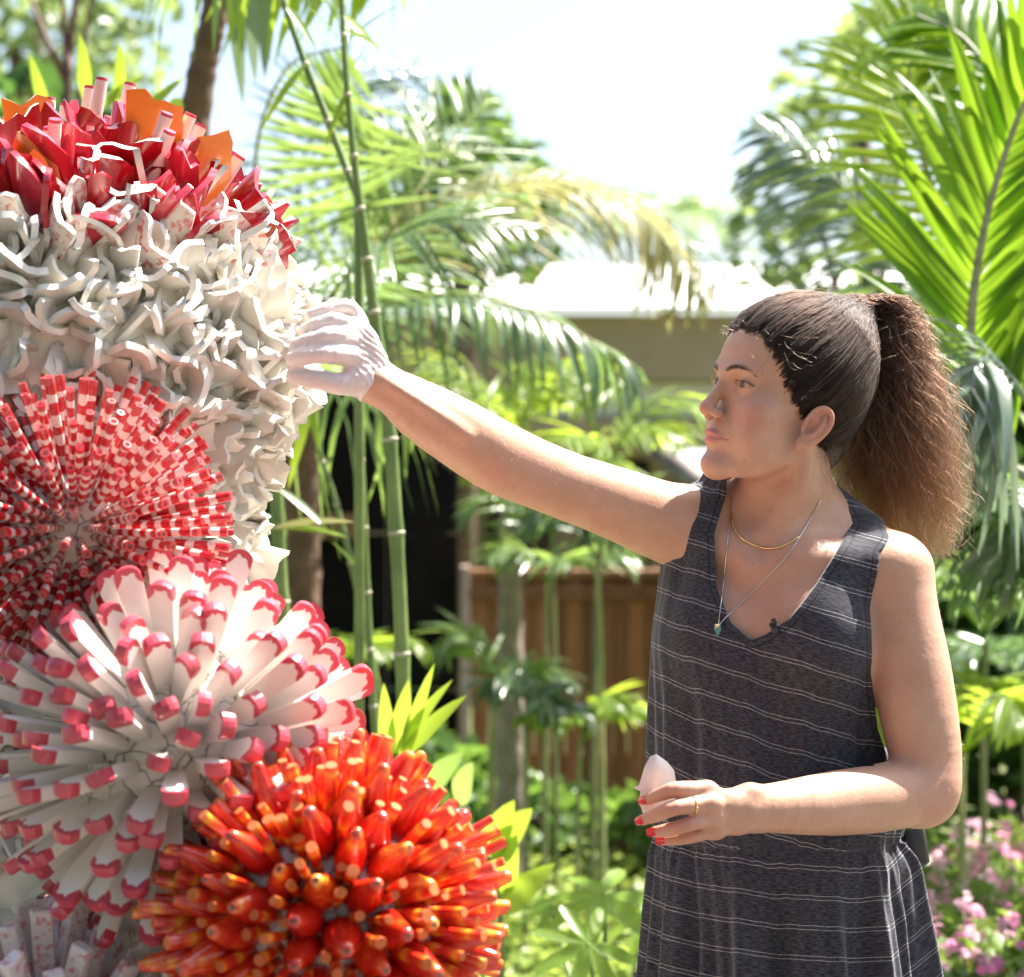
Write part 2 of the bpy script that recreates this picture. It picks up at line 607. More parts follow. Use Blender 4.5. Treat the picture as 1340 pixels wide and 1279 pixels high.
# round pole with a tin lean-to roof beside the fence
TIN = simple_mat('grey_tin', (.10, .115, .13), (.07, .08, .09), 6, .6)
shed = empty('lean_to', (P(900, 0, 8.9).x, 8.9, 0), "small grey lean-to roof on timber poles behind the woman's shoulder", 'shed')
LOG = simple_mat('grey_log', (.30, .26, .23), (.14, .10, .085), 14, .75)
MB().tube([P(845, 575, 8.9), P(955, 668, 8.6)], .045, 10).build('pole', LOG, shed)
p0, p1 = P(850, 588, 8.95), P(960, 680, 8.65)
q = Vector((.9, .6, .02))
MB().add([p0, p1, p1 + q, p0 + q, p0 - Vector((0, 0, .02)), p1 - Vector((0, 0, .02)), p1 + q - Vector((0, 0, .02)), p0 + q - Vector((0, 0, .02))],
         [(0, 1, 2, 3), (7, 6, 5, 4), (0, 4, 5, 1), (1, 5, 6, 2), (2, 6, 7, 3), (3, 7, 4, 0)]).build('roof_sheet', TIN, shed, smooth=False)
for s_ in (0.05, .9):
    t_ = p0.lerp(p1, s_) + q * .5
    MB().tube([(t_.x, t_.y, 0), (t_.x, t_.y, t_.z)], .04, 8).build('post', LOG, shed)
# ---------------------------------------------------------------- palms, canes, shrubs, flowers
pr = random.Random(5)
STEMG = simple_mat('green_stem', (.20, .27, .07), (.11, .17, .035), 20, .45)
STEMP = simple_mat('pale_green_cane', (.17, .23, .065), (.085, .14, .030), 9, .4, bumps=(80, .2, .004))
STEMY = simple_mat('pale_palm_stem', (.33, .30, .16), (.15, .20, .06), 7, .55, per_obj=.35)
STEMR = simple_mat('frond_rib', (.34, .36, .12), (.24, .25, .07), 15, .5)
BARK = simple_mat('brown_palm_bark', (.17, .095, .060), (.09, .048, .030), 18, .85, bumps=(30, .6, .02))
GREYB = simple_mat('grey_palm_bark', (.30, .25, .20), (.17, .14, .11), 16, .85, bumps=(30, .6, .02))
L_MID = leaf_mat('palm_leaf', (.060, .115, .030), (.12, .195, .055), .50, (.46, .64, .13), rough=.34, spec=.9)  # leaf green, paled to put some haze into the colour
L_DARK = leaf_mat('dark_palm_leaf', (.040, .085, .038), (.080, .14, .060), .40, (.28, .44, .12), rough=.28, spec=1.0)
L_LIME = leaf_mat('lime_palm_leaf', (.11, .18, .022), (.20, .29, .035), .55, (.62, .78, .07))
L_BLUE = leaf_mat('grey_green_leaf', (.085, .13, .09), (.14, .20, .14), .36, (.42, .54, .32), rough=.26, spec=1.0)  # grey-green leaf, lightened so haze and glare sit in its colour
L_OLIVE = leaf_mat('olive_dry_leaf', (.17, .16, .055), (.28, .25, .095), .50, (.62, .58, .22))
L_BIG = leaf_mat('backlit_palm_leaf', (.075, .150, .014), (.135, .235, .024), .55, (.42, .66, .03))

def leaflet_arr(droop, fold=.03, ns=6, tip=2.2, root=.35):
    V, F = [], []
    for i in range(ns + 1):
        t = i / ns
        w = (root + (1 - root) * min(1, t * 4)) * (1 - t ** tip) ** .8 if i < ns else 0.02
        z = -droop * t * t
        x = t * (1 - .35 * droop * t)
        V += [(x, -.5 * w, z + fold * w * .5), (x, 0, z), (x, .5 * w, z + fold * w * .5)]
    for i in range(ns):
        for k in (0, 1):
            a = i * 3 + k
            F.append((a, a + 3, a + 4, a + 1))
    return np.array(V, float), np.array(F)
_LV = {}
def leaflet_mesh(mat, droop, fold=.03):
    k = (mat.name, round(droop, 2), fold)
    if k not in _LV:
        V, F = leaflet_arr(droop, fold)
        V = V.copy(); V[:, 2] *= 1.0
        _LV[k] = mesh_np('leaflet', V, F, [mat])
    return _LV[k]

def frond(parent, ctrl, n, length, width, mat, normal=(0, 0, 1), droop=.35, fw=(62, 30), sides=(-1, 1), start=.08, join=False, rib=.008, prof=None, jit=.06, rmat=None, name='frond', lift=0.0):
    pts = catmull([P(*c) for c in ctrl], 28) if len(ctrl[0]) == 3 and not isinstance(ctrl[0], Vector) else catmull(ctrl, 28)
    rm = MB().tube(pts, list(np.linspace(rib, rib * .25, len(pts))), 6)
    JV, JF, off = [], [], 0
    items = []
    for i in range(n):
        t = start + (1 - start) * (i + .5) / n
        k = t * (len(pts) - 1)
        a = int(min(k, len(pts) - 2))
        p = Vector(pts[a]).lerp(Vector(pts[a + 1]), k - a)
        tg = (Vector(pts[a + 1]) - Vector(pts[a])).normalized()
        nr = Vector(normal); nr = (nr - tg * nr.dot(tg)).normalized()
        lat = tg.cross(nr)
        L = length * (prof(t) if prof else math.sin(math.pi * min(1, .18 + .80 * t)) ** .6)
        ang = R(fw[0] + (fw[1] - fw[0]) * t)
        for s in sides:
            a2 = ang + pr.gauss(0, jit)
            d = tg * math.cos(a2) + lat * (s * math.sin(a2)) + nr * (lift + pr.gauss(0, jit * 1.2))
            dr = droop * pr.uniform(.6, 1.4)
            l_ = L * pr.uniform(.9, 1.08)
            # gravity: the blade hangs
            zup = nr + Vector((0, 0, .6)) + Vector((pr.gauss(0, .2), pr.gauss(0, .2), 0))
            M = frame(p, d, zup) @ Matrix.Diagonal((l_, width * pr.uniform(.85, 1.15), l_, 1))
            items.append((M, dr))
    if join:
        for M, dr in items:
            V, F = leaflet_arr(round(dr * 5) / 5, .04, 5)
            A = np.array(M)
            W = V @ A[:3, :3].T + A[:3, 3]
            JV.append(W); JF.append(F + off); off += len(W)
        rb = len(rm.v)
        me = mesh_np(name, np.vstack([np.array(rm.v)] + JV), np.vstack([np.array([f for f in rm.f if len(f) == 4])] + [f + rb for f in JF]), [mat])
        return link(name, me, parent)
    fr = rm.build(name, rmat or STEMR, parent)
    for M, dr in items:
        link('leaflet', leaflet_mesh(mat, round(dr / .15) * .15), fr, M)
    return fr

def trunk(parent, pts, rad, mat, n=10, rings=0, name='trunk'):
    A = catmull([tuple(p) for p in pts], max(12, rings * 3 if rings else 16))
    rr = np.interp(np.linspace(0, 1, len(A)), np.linspace(0, 1, len(rad)), rad)
    if rings:
        rr = rr * (1 + .10 * np.array([1 if i % 3 == 0 else 0 for i in range(len(A))]))
    return MB().tube([Vector(a) for a in A], list(rr), n).build(name, mat, parent)

def base_of(px, d):
    q = P(px, 640, d)
    return Vector((q.x, d, 0))

# ---- big palm behind the sculpture
D = 6.3
pA = empty('feather_palm', base_of(395, D), 'large feather palm with long arching fronds behind the bamboo canes', 'palm')
ca = P(395, 470, D)
trunk(pA, [base_of(395, D), P(395, 760, D), ca], [.06, .05, .045], BARK, 12, 14)
frond(pA, [(395, 470, D), (350, 330, D - .3), (335, 200, D - .6), (375, 90, D - .8), (450, 60, D - .9)], 27, .50, 0.0192, L_MID, (0, -1, .1), .22, (88, 60), (1,), .25)
frond(pA, [(395, 470, D), (420, 400, D), (500, 350, D + .1), (580, 275, D + .2), (700, 235, D + .3), (830, 275, D + .3), (925, 390, D + .2)], 54, .50, 0.0164, L_OLIVE, (0, -.5, 1), .55, (66, 34), (1, -1), .34)
frond(pA, [(395, 470, D), (455, 380, D - .2), (520, 290, D - .3), (580, 200, D - .2), (640, 130, D - .1)], 29, .42, 0.0164, L_MID, (.3, -1, .3), .30, (62, 36), (1, -1), .22)
frond(pA, [(395, 470, D), (480, 410, D - .3), (590, 385, D - .5), (700, 410, D - .6), (790, 455, D - .6), (830, 480, D - .6)], 32, .30, 0.0205, L_DARK, (0, -.4, 1), .55, (60, 30), (1, -1), .16)
frond(pA, [(395, 470, D), (380, 470, D - .5), (400, 480, D - 1.0), (470, 500, D - 1.3), (560, 540, D - 1.4)], 19, .36, 0.0178, L_MID, (0, -.5, 1), .95, (80, 60), (1, -1), .16, join=True)
frond(pA, [(395, 470, D), (350, 380, D + .2), (280, 280, D + .3), (180, 200, D + .4), (90, 190, D + .5)], 32, .48, 0.0192, L_MID, (0, -.5, 1), .35, (64, 32), (1, -1), .2, join=True)
frond(pA, [(395, 470, D), (385, 330, D + .3), (400, 200, D + .5), (450, 110, D + .6), (540, 90, D + .7)], 31, .44, 0.0178, L_BLUE, (-.4, -1, .3), .3, (70, 40), (1, -1), .2, join=True)
frond(pA, [(395, 470, D), (450, 400, D + .4), (560, 300, D + .7), (700, 235, D + .8), (840, 265, D + .8), (950, 370, D + .7)], 50, .46, 0.0150, L_BLUE, (0, -.6, 1), .5, (64, 34), (1, -1), .2, join=True)
frond(pA, [(395, 470, D), (430, 390, D - .4), (500, 320, D - .7), (590, 285, D - .8), (690, 300, D - .8)], 34, .34, 0.0150, L_DARK, (.1, -.7, 1), .4, (64, 36), (1, -1), .15, join=True)
frond(pA, [(395, 470, D), (415, 350, D + .2), (470, 250, D + .4), (550, 190, D + .5), (650, 190, D + .6)], 34, .40, 0.0150, L_MID, (.1, -.8, .8), .35, (66, 38), (1, -1), .15, join=True)
frond(pA, [(395, 470, D), (450, 430, D + .6), (540, 390, D + 1.0), (640, 400, D + 1.2), (720, 440, D + 1.2)], 30, .36, 0.0150, L_DARK, (0, -.5, 1), .5, (64, 36), (1, -1), .15, join=True)

# ---- palm with broad blades hanging in at the top, and its leaning brown trunk
D = 5.6
pB = empty('tall_palm', base_of(205, D), 'tall palm with a leaning brown trunk rising above the red shards', 'palm')
trunk(pB, [base_of(205, D), P(225, 500, D), P(258, 140, D), P(280, 20, D), P(300, -120, D)], [.050, .042, .036, .032, .030], BARK, 12, 22)
frond(pB, [(300, -120, D), (350, -150, D - .3), (430, -90, D - .5), (500, -40, D - .6)], 18, .36, .042, L_LIME, (0, -.3, 1), .75, (80, 60), (1, -1), .15)
frond(pB, [(300, -120, D), (310, -140, D - .4), (330, -110, D - .8), (350, -60, D - 1.0)], 16, .34, .045, L_MID, (0, -.3, 1), .8, (80, 60), (1, -1), .1)
frond(pB, [(300, -120, D), (230, -160, D + .2), (150, -130, D + .4), (80, -60, D + .5)], 22, .30, .03, L_MID, (0, -.3, 1), .55, (70, 40), (1, -1), .1)
for x0, y0, x1, y1, dd in ((300, -90, 318, 150, 5.3), (322, -80, 334, 120, 5.4), (352, -60, 345, 110, 5.2)):
    a, b_ = P(x0, y0, dd), P(x1, y1, dd)
    M = frame(a, b_ - a, Vector((0, -1, 0))) @ Matrix.Diagonal(((b_ - a).length, .05, .1, 1))
    link('hanging_blade', leaflet_mesh(L_BLUE, .15), pB, M)

# ---- palm on the right, with big backlit blades
D = 4.6
pC = empty('backlit_palm', base_of(1420, D), 'large palm with broad glowing backlit blades behind the ponytail', 'palm')
trunk(pC, [base_of(1430, D + .3), P(1425, 800, D + .2), P(1400, 640, D)], [.11, .10, .085], GREYB, 12, 12)
RIBG = simple_mat('grey_rib', (.34, .33, .24), (.20, .20, .13), 40, .6)
frond(pC, [(1400, 640, D), (1310, 600, D - .1), (1272, 470, D - .1), (1284, 320, D - .15), (1330, 160, D - .2), (1400, 20, D - .3)], 46, .40, .032, L_BIG, (-.15, -1, .1), .20, (48, 26), (1, -1), .18, rib=.014, rmat=RIBG, jit=.05)
frond(pC, [(1400, 640, D + .2), (1300, 420, D + .5), (1215, 230, D + .6), (1190, 90, D + .6), (1250, -40, D + .6)], 36, .36, .028, L_LIME, (-.2, -1, .2), .45, (62, 40), (1, -1), .34, rib=.011)
frond(pC, [(1400, 640, D + .4), (1290, 480, D + 1.0), (1200, 370, D + 1.3), (1110, 250, D + 1.4), (1000, 165, D + 1.4)], 44, .42, .022, L_BLUE, (-.1, -.8, .6), .55, (62, 35), (1, -1), .25, rib=.008, rmat=STEMG)
frond(pC, [(1400, 640, D), (1330, 480, D + .2), (1240, 405, D + .3), (1190, 380, D + .4), (1120, 420, D + .5)], 22, .42, .034, L_BLUE, (0, -.5, 1), 1.0, (78, 55), (1, -1), .3, rib=.010)
frond(pC, [(1400, 640, D), (1340, 520, D - .2), (1290, 470, D - .3), (1270, 520, D - .4), (1275, 640, D - .4)], 20, .34, .030, L_BLUE, (0, -.7, .7), .8, (60, 25), (1, -1), .3, rib=.009, join=True)
frond(pC, [(1400, 640, D), (1400, 430, D + .1), (1350, 200, D + .2), (1270, 60, D + .3), (1200, 20, D + .4)], 42, .36, .028, L_BIG, (.2, -1, .2), .35, (58, 34), (1, -1), .25, rib=.012, rmat=RIBG)
frond(pC, [(1400, 640, D), (1350, 640, D - .2), (1320, 680, D - .3), (1310, 770, D - .3)], 18, .28, .026, L_DARK, (0, -.6, .8), .8, (60, 30), (1, -1), .2, rib=.008, join=True)
frond(pC, [(1400, 640, D + .6), (1340, 500, D + .8), (1260, 430, D + 1.0), (1190, 470, D + 1.1), (1160, 560, D + 1.1)], 26, .40, .036, L_MID, (0, -.6, .9), .7, (70, 40), (1, -1), .2, rib=.009, join=True)

# ---- slender palms before the fence
def slender(px, d, top, nfr, spread, mat, label, lean=0, stem=.016, bark=None, L=.20, low=0):
    e = empty('slender_palm', base_of(px, d), label, 'palm', 'slender palms before the fence')
    t = P(px + lean, top, d)
    if bark is None: stem *= .62
    trunk(e, [base_of(px, d), P(px + lean * .4, (top + 1000) / 2, d), t], [stem * 1.25, stem, stem * .8], bark or STEMY, 8, 16, 'stem')
    for k in range(nfr):
        a = 2 * math.pi * (k + pr.uniform(-.25, .25)) / nfr
        h = pr.uniform(.10, .42) * spread / .35
        o = Vector((math.cos(a), math.sin(a) * .8, 0))
        c = [t, t + o * spread * .35 + Vector((0, 0, h * .8)), t + o * spread * .75 + Vector((0, 0, h)), t + o * spread * 1.1 + Vector((0, 0, h * .75))]
        frond(e, [Vector(q) for q in c], 10, L, .026, mat, (0, -.35, 1), .3, (62, 28), (1, -1), .22, join=True, rib=.004)
    return e
slender(668, 7.6, 650, 7, .38, L_LIME, 'slender palm with a grey ringed trunk and lime fronds before the fence', 0, .040, GREYB, .26)
slender(712, 7.2, 760, 6, .24, L_MID, 'slender green-stemmed palm standing just beside the grey ringed trunk', 4, .013)
slender(728, 7.5, 700, 6, .26, L_LIME, 'slender palm with drooping lime fronds, second beside the grey trunk', -6, .012)
slender(772, 6.9, 610, 6, .28, L_LIME, 'tall slender palm whose fronds reach the beige fascia', 22, .014)
slender(790, 6.8, 730, 5, .24, L_DARK, 'slender dark-leaved palm crossing in front of the wooden boards', -10, .013)
slender(752, 6.6, 965, 6, .18, L_LIME, 'short slender palm with a small crown low before the boards', 18, .011, None, .14)
slender(640, 7.0, 925, 5, .20, L_MID, 'short bushy palm growing in front of the pale end post', 12, .018, None, .18)
slender(688, 6.6, 960, 5, .16, L_DARK, 'low dark green palm under the slender palms', 0, .014, None, .16)

# ---- fan-like palms on the right and lower plants
def fanpalm(px, d, top, n, L, mat, label, up=.5):
    e = empty('low_palm', base_of(px, d), label, 'palm', 'low palms beside the flower bed')
    t = P(px, top, d)
    trunk(e, [base_of(px, d), P(px - 3, (top + 1100) / 2, d), t], [.010, .009, .008], STEMY, 8, 8, 'stem')
    for k in range(n):
        a = 2 * math.pi * k / n + pr.uniform(-.3, .3)
        o = Vector((math.cos(a), math.sin(a) * .8, 0))
        c = [t, t + o * L * .4 + Vector((0, 0, up * L * .7)), t + o * L * .8 + Vector((0, 0, up * L * .9)), t + o * L * 1.15 + Vector((0, 0, up * L * .55))]
        frond(e, [Vector(q) for q in c], 17, L * .62, .026, mat, (0, 0, 1), .35, (60, 22), (1, -1), .15, join=True, rib=.005)
    return e
fanpalm(1262, 5.6, 985, 9, .36, L_LIME, 'low yellow-green palm behind the bent elbow, above the pink flowers')
fanpalm(1290, 6.1, 830, 9, .34, L_MID, 'taller pale green palm above the yellow-green one', .6)
fanpalm(1345, 7.0, 900, 9, .40, L_DARK, 'dark palm at the shaded end of the flower bed', .4)
fanpalm(445, 6.6, 880, 6, .22, L_LIME, 'low lime palm between the two bamboo canes', .5)
fanpalm(1190, 7.5, 700, 9, .45, L_MID, 'full green palm hidden mostly by the hair and shoulder', .5)

# ---- bamboo canes
def cane(ctrl, rads, label, nodes=9, leaves=()):
    pts = catmull([tuple(P(*c)) for c in ctrl], nodes * 6 + 1)
    e = empty('bamboo_cane', Vector((P(*ctrl[0]).x, ctrl[0][2], 0)), label, 'bamboo', 'bamboo canes beside the sculpture')
    rr = np.interp(np.linspace(0, 1, len(pts)), np.linspace(0, 1, len(rads)), rads)
    for i in range(0, len(pts), 6):
        rr[i] *= 1.16
    low = [Vector((pts[0][0], pts[0][1], 0))] + [Vector(p) for p in pts]
    MB().tube(low, [rr[0]] + list(rr), 12).build('culm', STEMP, e)
    RING = simple_mat('node_ring', (.44, .42, .30), (.30, .28, .18), 30, .7) if 'node_ring' not in bpy.data.materials else bpy.data.materials['node_ring']
    for i in range(6, len(pts) - 1, 6):
        a, b_ = Vector(pts[i]), Vector(pts[i + 1])
        t = (b_ - a).normalized()
        MB().tube([a - t * .004, a, a + t * .004], [rr[i] * 1.0, rr[i] * 1.07, rr[i] * 1.0], 12).build('node', RING, e)
    for x0, y0, x1, y1, d, w, mt in leaves:
        a, b_ = P(x0, y0, d), P(x1, y1, d - .05)
        M = frame(a, b_ - a, Vector((0, -.6, 1))) @ Matrix.Diagonal(((b_ - a).length, w, (b_ - a).length, 1))
        link('leaf', leaflet_mesh(mt, .15), e, M)
    return e
cane([(533, 1040, 4.2), (522, 760, 4.2), (509, 560, 4.2), (492, 430, 4.2), (478, 320, 4.2), (464, 215, 4.2), (452, 90, 4.2), (446, -30, 4.2)], [.0135, .013, .0125, .0108, .0088, .007, .0055, .004], 'thickest bamboo cane, forked high up, passing behind the glove', 11,
     [(448, 60, 410, 0, 4.15, .02, L_LIME), (450, 20, 500, 62, 4.2, .022, L_LIME), (452, 40, 505, 58, 4.15, .018, L_LIME), (447, 20, 390, -30, 4.2, .022, L_LIME), (450, 60, 520, -10, 4.25, .014, L_MID), (455, 120, 420, 190, 4.2, .014, L_LIME), (449, 5, 480, -20, 4.2, .016, L_LIME)])
cane([(470, 262, 4.22), (455, 225, 4.24), (430, 160, 4.26), (400, 85, 4.28), (370, 0, 4.3), (355, -50, 4.3)], [.008, .0075, .007, .006, .005], 'thin leaning bamboo shoot crossing the forked cane', 5,
     [(400, 85, 330, 165, 4.2, .02, L_LIME), (372, 5, 420, 60, 4.3, .016, L_LIME)])
cane([(494, 1000, 4.5), (486, 880, 4.5), (480, 760, 4.5), (474, 620, 4.5), (464, 480, 4.5), (455, 340, 4.5)], [.0075, .007, .0065, .006, .005, .0035], 'slim bamboo cane with pale knobbly joints next to the thickest one', 8,
     [(487, 900, 430, 850, 4.5, .02, L_LIME), (480, 760, 440, 700, 4.5, .018, L_LIME)])
cane([(378, 1000, 4.4), (372, 840, 4.4), (364, 690, 4.4), (358, 560, 4.4), (352, 430, 4.4)], [.0135, .013, .0125, .012, .010], 'pale bamboo cane half hidden by the column of white shards', 6,
     [(362, 690, 465, 668, 4.35, .030, L_OLIVE), (362, 690, 458, 690, 4.35, .026, L_LIME), (366, 640, 440, 690, 4.35, .02, L_MID)])
cane([(500, 930, 4.9), (470, 780, 4.9), (440, 660, 4.9), (415, 580, 4.9), (398, 500, 4.9)], [.008, .0075, .006, .005, .004], 'thin arching bamboo shoot bending behind the column', 6,
     [(400, 510, 420, 590, 4.85, .022, L_LIME), (405, 540, 370, 640, 4.85, .026, L_LIME)])
# broad young leaves at the foot of the canes
def blade_plant(px, d, blades, mat, label, w=.045):
    e = empty('broad_leaf_plant', base_of(px, d), label, 'plant', 'broad-leaved plants')
    for x0, y0, x1, y1 in blades:
        a, b_ = P(x0, y0, d), P(x1, y1, d - .08)
        L = (b_ - a).length
        M = frame(a, b_ - a, Vector((pr.gauss(0, .3), -1, .5))) @ Matrix.Diagonal((L, w * pr.uniform(.8, 1.2), L, 1))
        link('leaf', leaflet_mesh(mat, .15), e, M)
        MB().tube([base_of(px, d), a.lerp(base_of(px, d), .4) + Vector((0, 0, .02)), a], [.007, .006, .004], 6).build('stalk', STEMG, e)
    return e
blade_plant(525, 4.0, [(520, 985, 580, 885), (515, 985, 535, 895), (525, 990, 600, 905), (510, 990, 500, 900), (530, 990, 560, 870)], L_LIME, 'bright blades sprouting at the foot of the thickest cane', .036)
blade_plant(590, 4.6, [(560, 1030, 600, 985), (600, 1050, 610, 1000)], L_MID, 'small green leaves just above the orange cluster', .05)
blade_plant(665, 4.4, [(655, 1190, 720, 1130), (650, 1110, 690, 1060), (640, 1120, 665, 1050), (655, 1170, 668, 1095)], L_LIME, 'yellow-green broad leaves beside the orange cluster', .075)
blade_plant(135, 4.6, [(112, 130, 108, 45), (155, 140, 160, 55), (60, 150, 40, 70), (190, 150, 235, 95), (225, 150, 240, 120), (150, 150, 215, 130), (125, 150, 180, 90)], L_LIME, 'upright lime blades showing above the red shards', .03)

# ---- lobed leaves (papaya) low in front of the lawn
def lobed_leaf(c, rad, nrm, up, mat, parent, n=8):
    F_ = frame(c, up, nrm)
    vs, fs = [F_ @ Vector((0, 0, 0))], []
    ring = []
    m_ = n * 6
    for i in range(m_):
        a = -math.pi * .90 + 2 * math.pi * .90 * i / (m_ - 1)
        lob = abs(math.cos(a * n / 2 * .98))
        r = rad * (.34 + .66 * lob ** 2.0) * (1 - .22 * abs(a) / math.pi)
        vs.append(F_ @ Vector((r * math.cos(a), r * math.sin(a), -.22 * r * r / rad + .03 * rad * math.sin(a * n))))
    for i in range(1, m_):
        fs.append((0, i, i + 1))
    return MB().add(vs, fs).build('leaf', mat, parent)
L_PAP = leaf_mat('papaya_leaf', (.12, .22, .028), (.20, .31, .040), .5, (.50, .66, .08))
pap = empty('papaya_plant', base_of(800, 4.3), 'young plant with large lobed lime leaves beside the dress', 'plant')
stem_b = base_of(800, 4.3)
for x, y, d, r_, nr in ((770, 1235, 4.2, .115, (0, -.8, .6)), (790, 1170, 4.4, .16, (.1, -.25, 1)), (720, 1185, 4.6, .10, (-.2, -.3, 1)), (840, 1200, 4.5, .11, (.2, -.3, 1))):
    c = P(x, y, d)
    lobed_leaf(c, r_, Vector(nr), Vector((-.6, -.3, -.2)), L_PAP, pap)
    MB().tube([stem_b + Vector((0, 0, .05)), stem_b.lerp(c, .55) + Vector((0, 0, .10)), c], [.009, .006, .004], 6).build('stalk', STEMG, pap)

# ---- leafy shrubs and trees: many small leaves through the crown
def leaf_cloud(lumps, n, size, seed, flat=.5):
    r_ = np.random.default_rng(seed)
    tot = sum(l[1][0] * l[1][1] * l[1][2] for l in lumps) ** 1.0
    C = []
    for c, rad in lumps:
        k = max(20, int(n * rad[0] * rad[1] * rad[2] / tot))
        v = r_.normal(size=(k, 3)); v /= np.linalg.norm(v, axis=1, keepdims=True)
        v *= (r_.uniform(.25, 1.0, (k, 1))) ** .45
        C.append(np.array(c) + v * np.array(rad))
    C = np.concatenate(C); k = len(C)
    d = r_.normal(size=(k, 3)); d[:, 2] = d[:, 2] * .6 - .25; d /= np.linalg.norm(d, axis=1, keepdims=True)
    u = np.cross(d, r_.normal(size=(k, 3))); u /= np.linalg.norm(u, axis=1, keepdims=True)
    w = np.cross(d, u)
    L = size * r_.uniform(.6, 1.3, (k, 1)); W = L * r_.uniform(.25, .42, (k, 1))
    P0 = C - d * L * .5; P2 = C + d * L * .5 - w * L * .12
    P1 = C + u * W + w * L * .05; P3 = C - u * W + w * L * .05
    V = np.stack([P0, P1, P2, P3], 1).reshape(-1, 3)
    F = np.arange(4 * k).reshape(-1, 4)
    F = np.concatenate([F[:, [0, 1, 2]], F[:, [0, 2, 3]]])
    return V, F
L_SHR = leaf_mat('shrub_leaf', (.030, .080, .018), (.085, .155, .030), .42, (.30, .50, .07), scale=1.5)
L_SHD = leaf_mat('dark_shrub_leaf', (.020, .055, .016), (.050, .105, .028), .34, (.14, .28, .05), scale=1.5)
L_FAR = leaf_mat('far_tree_leaf', (.07, .12, .035), (.13, .19, .06), .48, (.50, .62, .20), scale=1.0)
def bush(name, label, cat, px, d, lumps, n, size, mat, seed, group=None, trunkr=.04, tmat=None):
    e = empty(name, base_of(px, d), label, cat, group)
    V, F = leaf_cloud(lumps, n, size, seed)
    link('crown', mesh_np('crown', V, F, [mat]), e)
    top = Vector(lumps[0][0])
    b0 = base_of(px, d)
    tb = MB().tube([b0, b0.lerp(top, .5) + Vector((.05, 0, 0)), top], [trunkr * 1.4, trunkr, trunkr * .6], 8)
    for c, rad in lumps[1:]:
        tb.tube([b0.lerp(top, .55), Vector(c)], [trunkr * .6, trunkr * .25], 6)
    tb.build('trunk', tmat or BARK, e)
    return e
def lump(px, py, d, rx, ry, rz):
    return (tuple(P(px, py, d)), (rx, ry, rz))
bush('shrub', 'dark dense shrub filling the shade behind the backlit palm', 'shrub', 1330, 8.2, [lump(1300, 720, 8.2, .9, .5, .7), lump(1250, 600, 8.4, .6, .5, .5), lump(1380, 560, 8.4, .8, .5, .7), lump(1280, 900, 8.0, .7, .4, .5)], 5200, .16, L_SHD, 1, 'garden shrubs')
bush('shrub', 'green shrub behind the head, under the pale fronds', 'shrub', 1150, 9.8, [lump(1200, 520, 9.8, .5, .5, .4), lump(1150, 450, 10, .35, .4, .25), lump(1230, 620, 9.6, .6, .4, .6)], 1900, .16, L_SHR, 2, 'garden shrubs')
bush('tree', 'airy light green tree rising behind the head against the white sky', 'tree', 1130, 12.5, [lump(1130, 150, 12.5, .55, .6, .55), lump(1050, 200, 12.6, .45, .5, .5), lump(1010, 320, 12.6, .35, .4, .5), lump(1200, 60, 12.5, .6, .6, .45), lump(1080, 330, 12.4, .4, .5, .4)], 620, .15, L_FAR, 3, None, .06)
fp = empty('far_palm', base_of(880, 21), 'distant palm crown rising beyond the white roof', 'palm')
_t = P(872, 292, 21)
trunk(fp, [base_of(880, 21), P(876, 480, 21), _t], [.12, .10, .08], BARK, 8, 12)
for k in range(11):
    a_ = 2 * math.pi * k / 11 + pr.uniform(-.2, .2)
    o = Vector((math.cos(a_), math.sin(a_), 0))
    frond(fp, [_t, _t + o * .25 + Vector((0, 0, .22)), _t + o * .55 + Vector((0, 0, .18)), _t + o * .85 + Vector((0, 0, -.12))], 15, .30, .035, L_MID, (0, 0, 1), .5, (60, 28), (1, -1), .12, join=True, rib=.012)
bush('tree', 'pale hazy tree behind the top of the sculpture', 'tree', 20, 13, [lump(20, 60, 13, .9, .8, .8), lump(-60, 120, 13, .9, .8, .8), lump(110, 110, 13.4, .5, .5, .4), lump(60, -60, 13, .9, .8, .6)], 1500, .13, L_FAR, 5, None, .06)
bush('tree', 'round dark green treetop behind the arching fronds', 'tree', 590, 11, [lump(600, 190, 11, .30, .35, .30), lump(650, 250, 11, .40, .35, .28), lump(545, 270, 11.2, .36, .35, .40), lump(620, 310, 11.2, .5, .35, .25)], 620, .15, L_SHR, 6, None, .06)
bush('shrub', 'leafy shrub low behind the orange cluster at the dark panels', 'shrub', 610, 8.8, [lump(615, 1060, 8.6, .3, .3, .22), lump(560, 1040, 8.8, .3, .3, .25)], 600, .12, L_SHR, 7, 'garden shrubs')
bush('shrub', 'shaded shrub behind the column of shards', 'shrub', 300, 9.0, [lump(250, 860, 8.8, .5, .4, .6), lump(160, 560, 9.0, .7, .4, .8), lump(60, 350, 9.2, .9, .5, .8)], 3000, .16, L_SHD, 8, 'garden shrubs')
bush('shrub', 'low shrub at the foot of the wooden boards', 'shrub', 830, 8.1, [lump(845, 1075, 8.1, .2, .2, .14), lump(690, 1070, 8.2, .25, .25, .16), lump(770, 1080, 8.3, .25, .2, .13)], 500, .09, L_SHR, 9, 'garden shrubs')
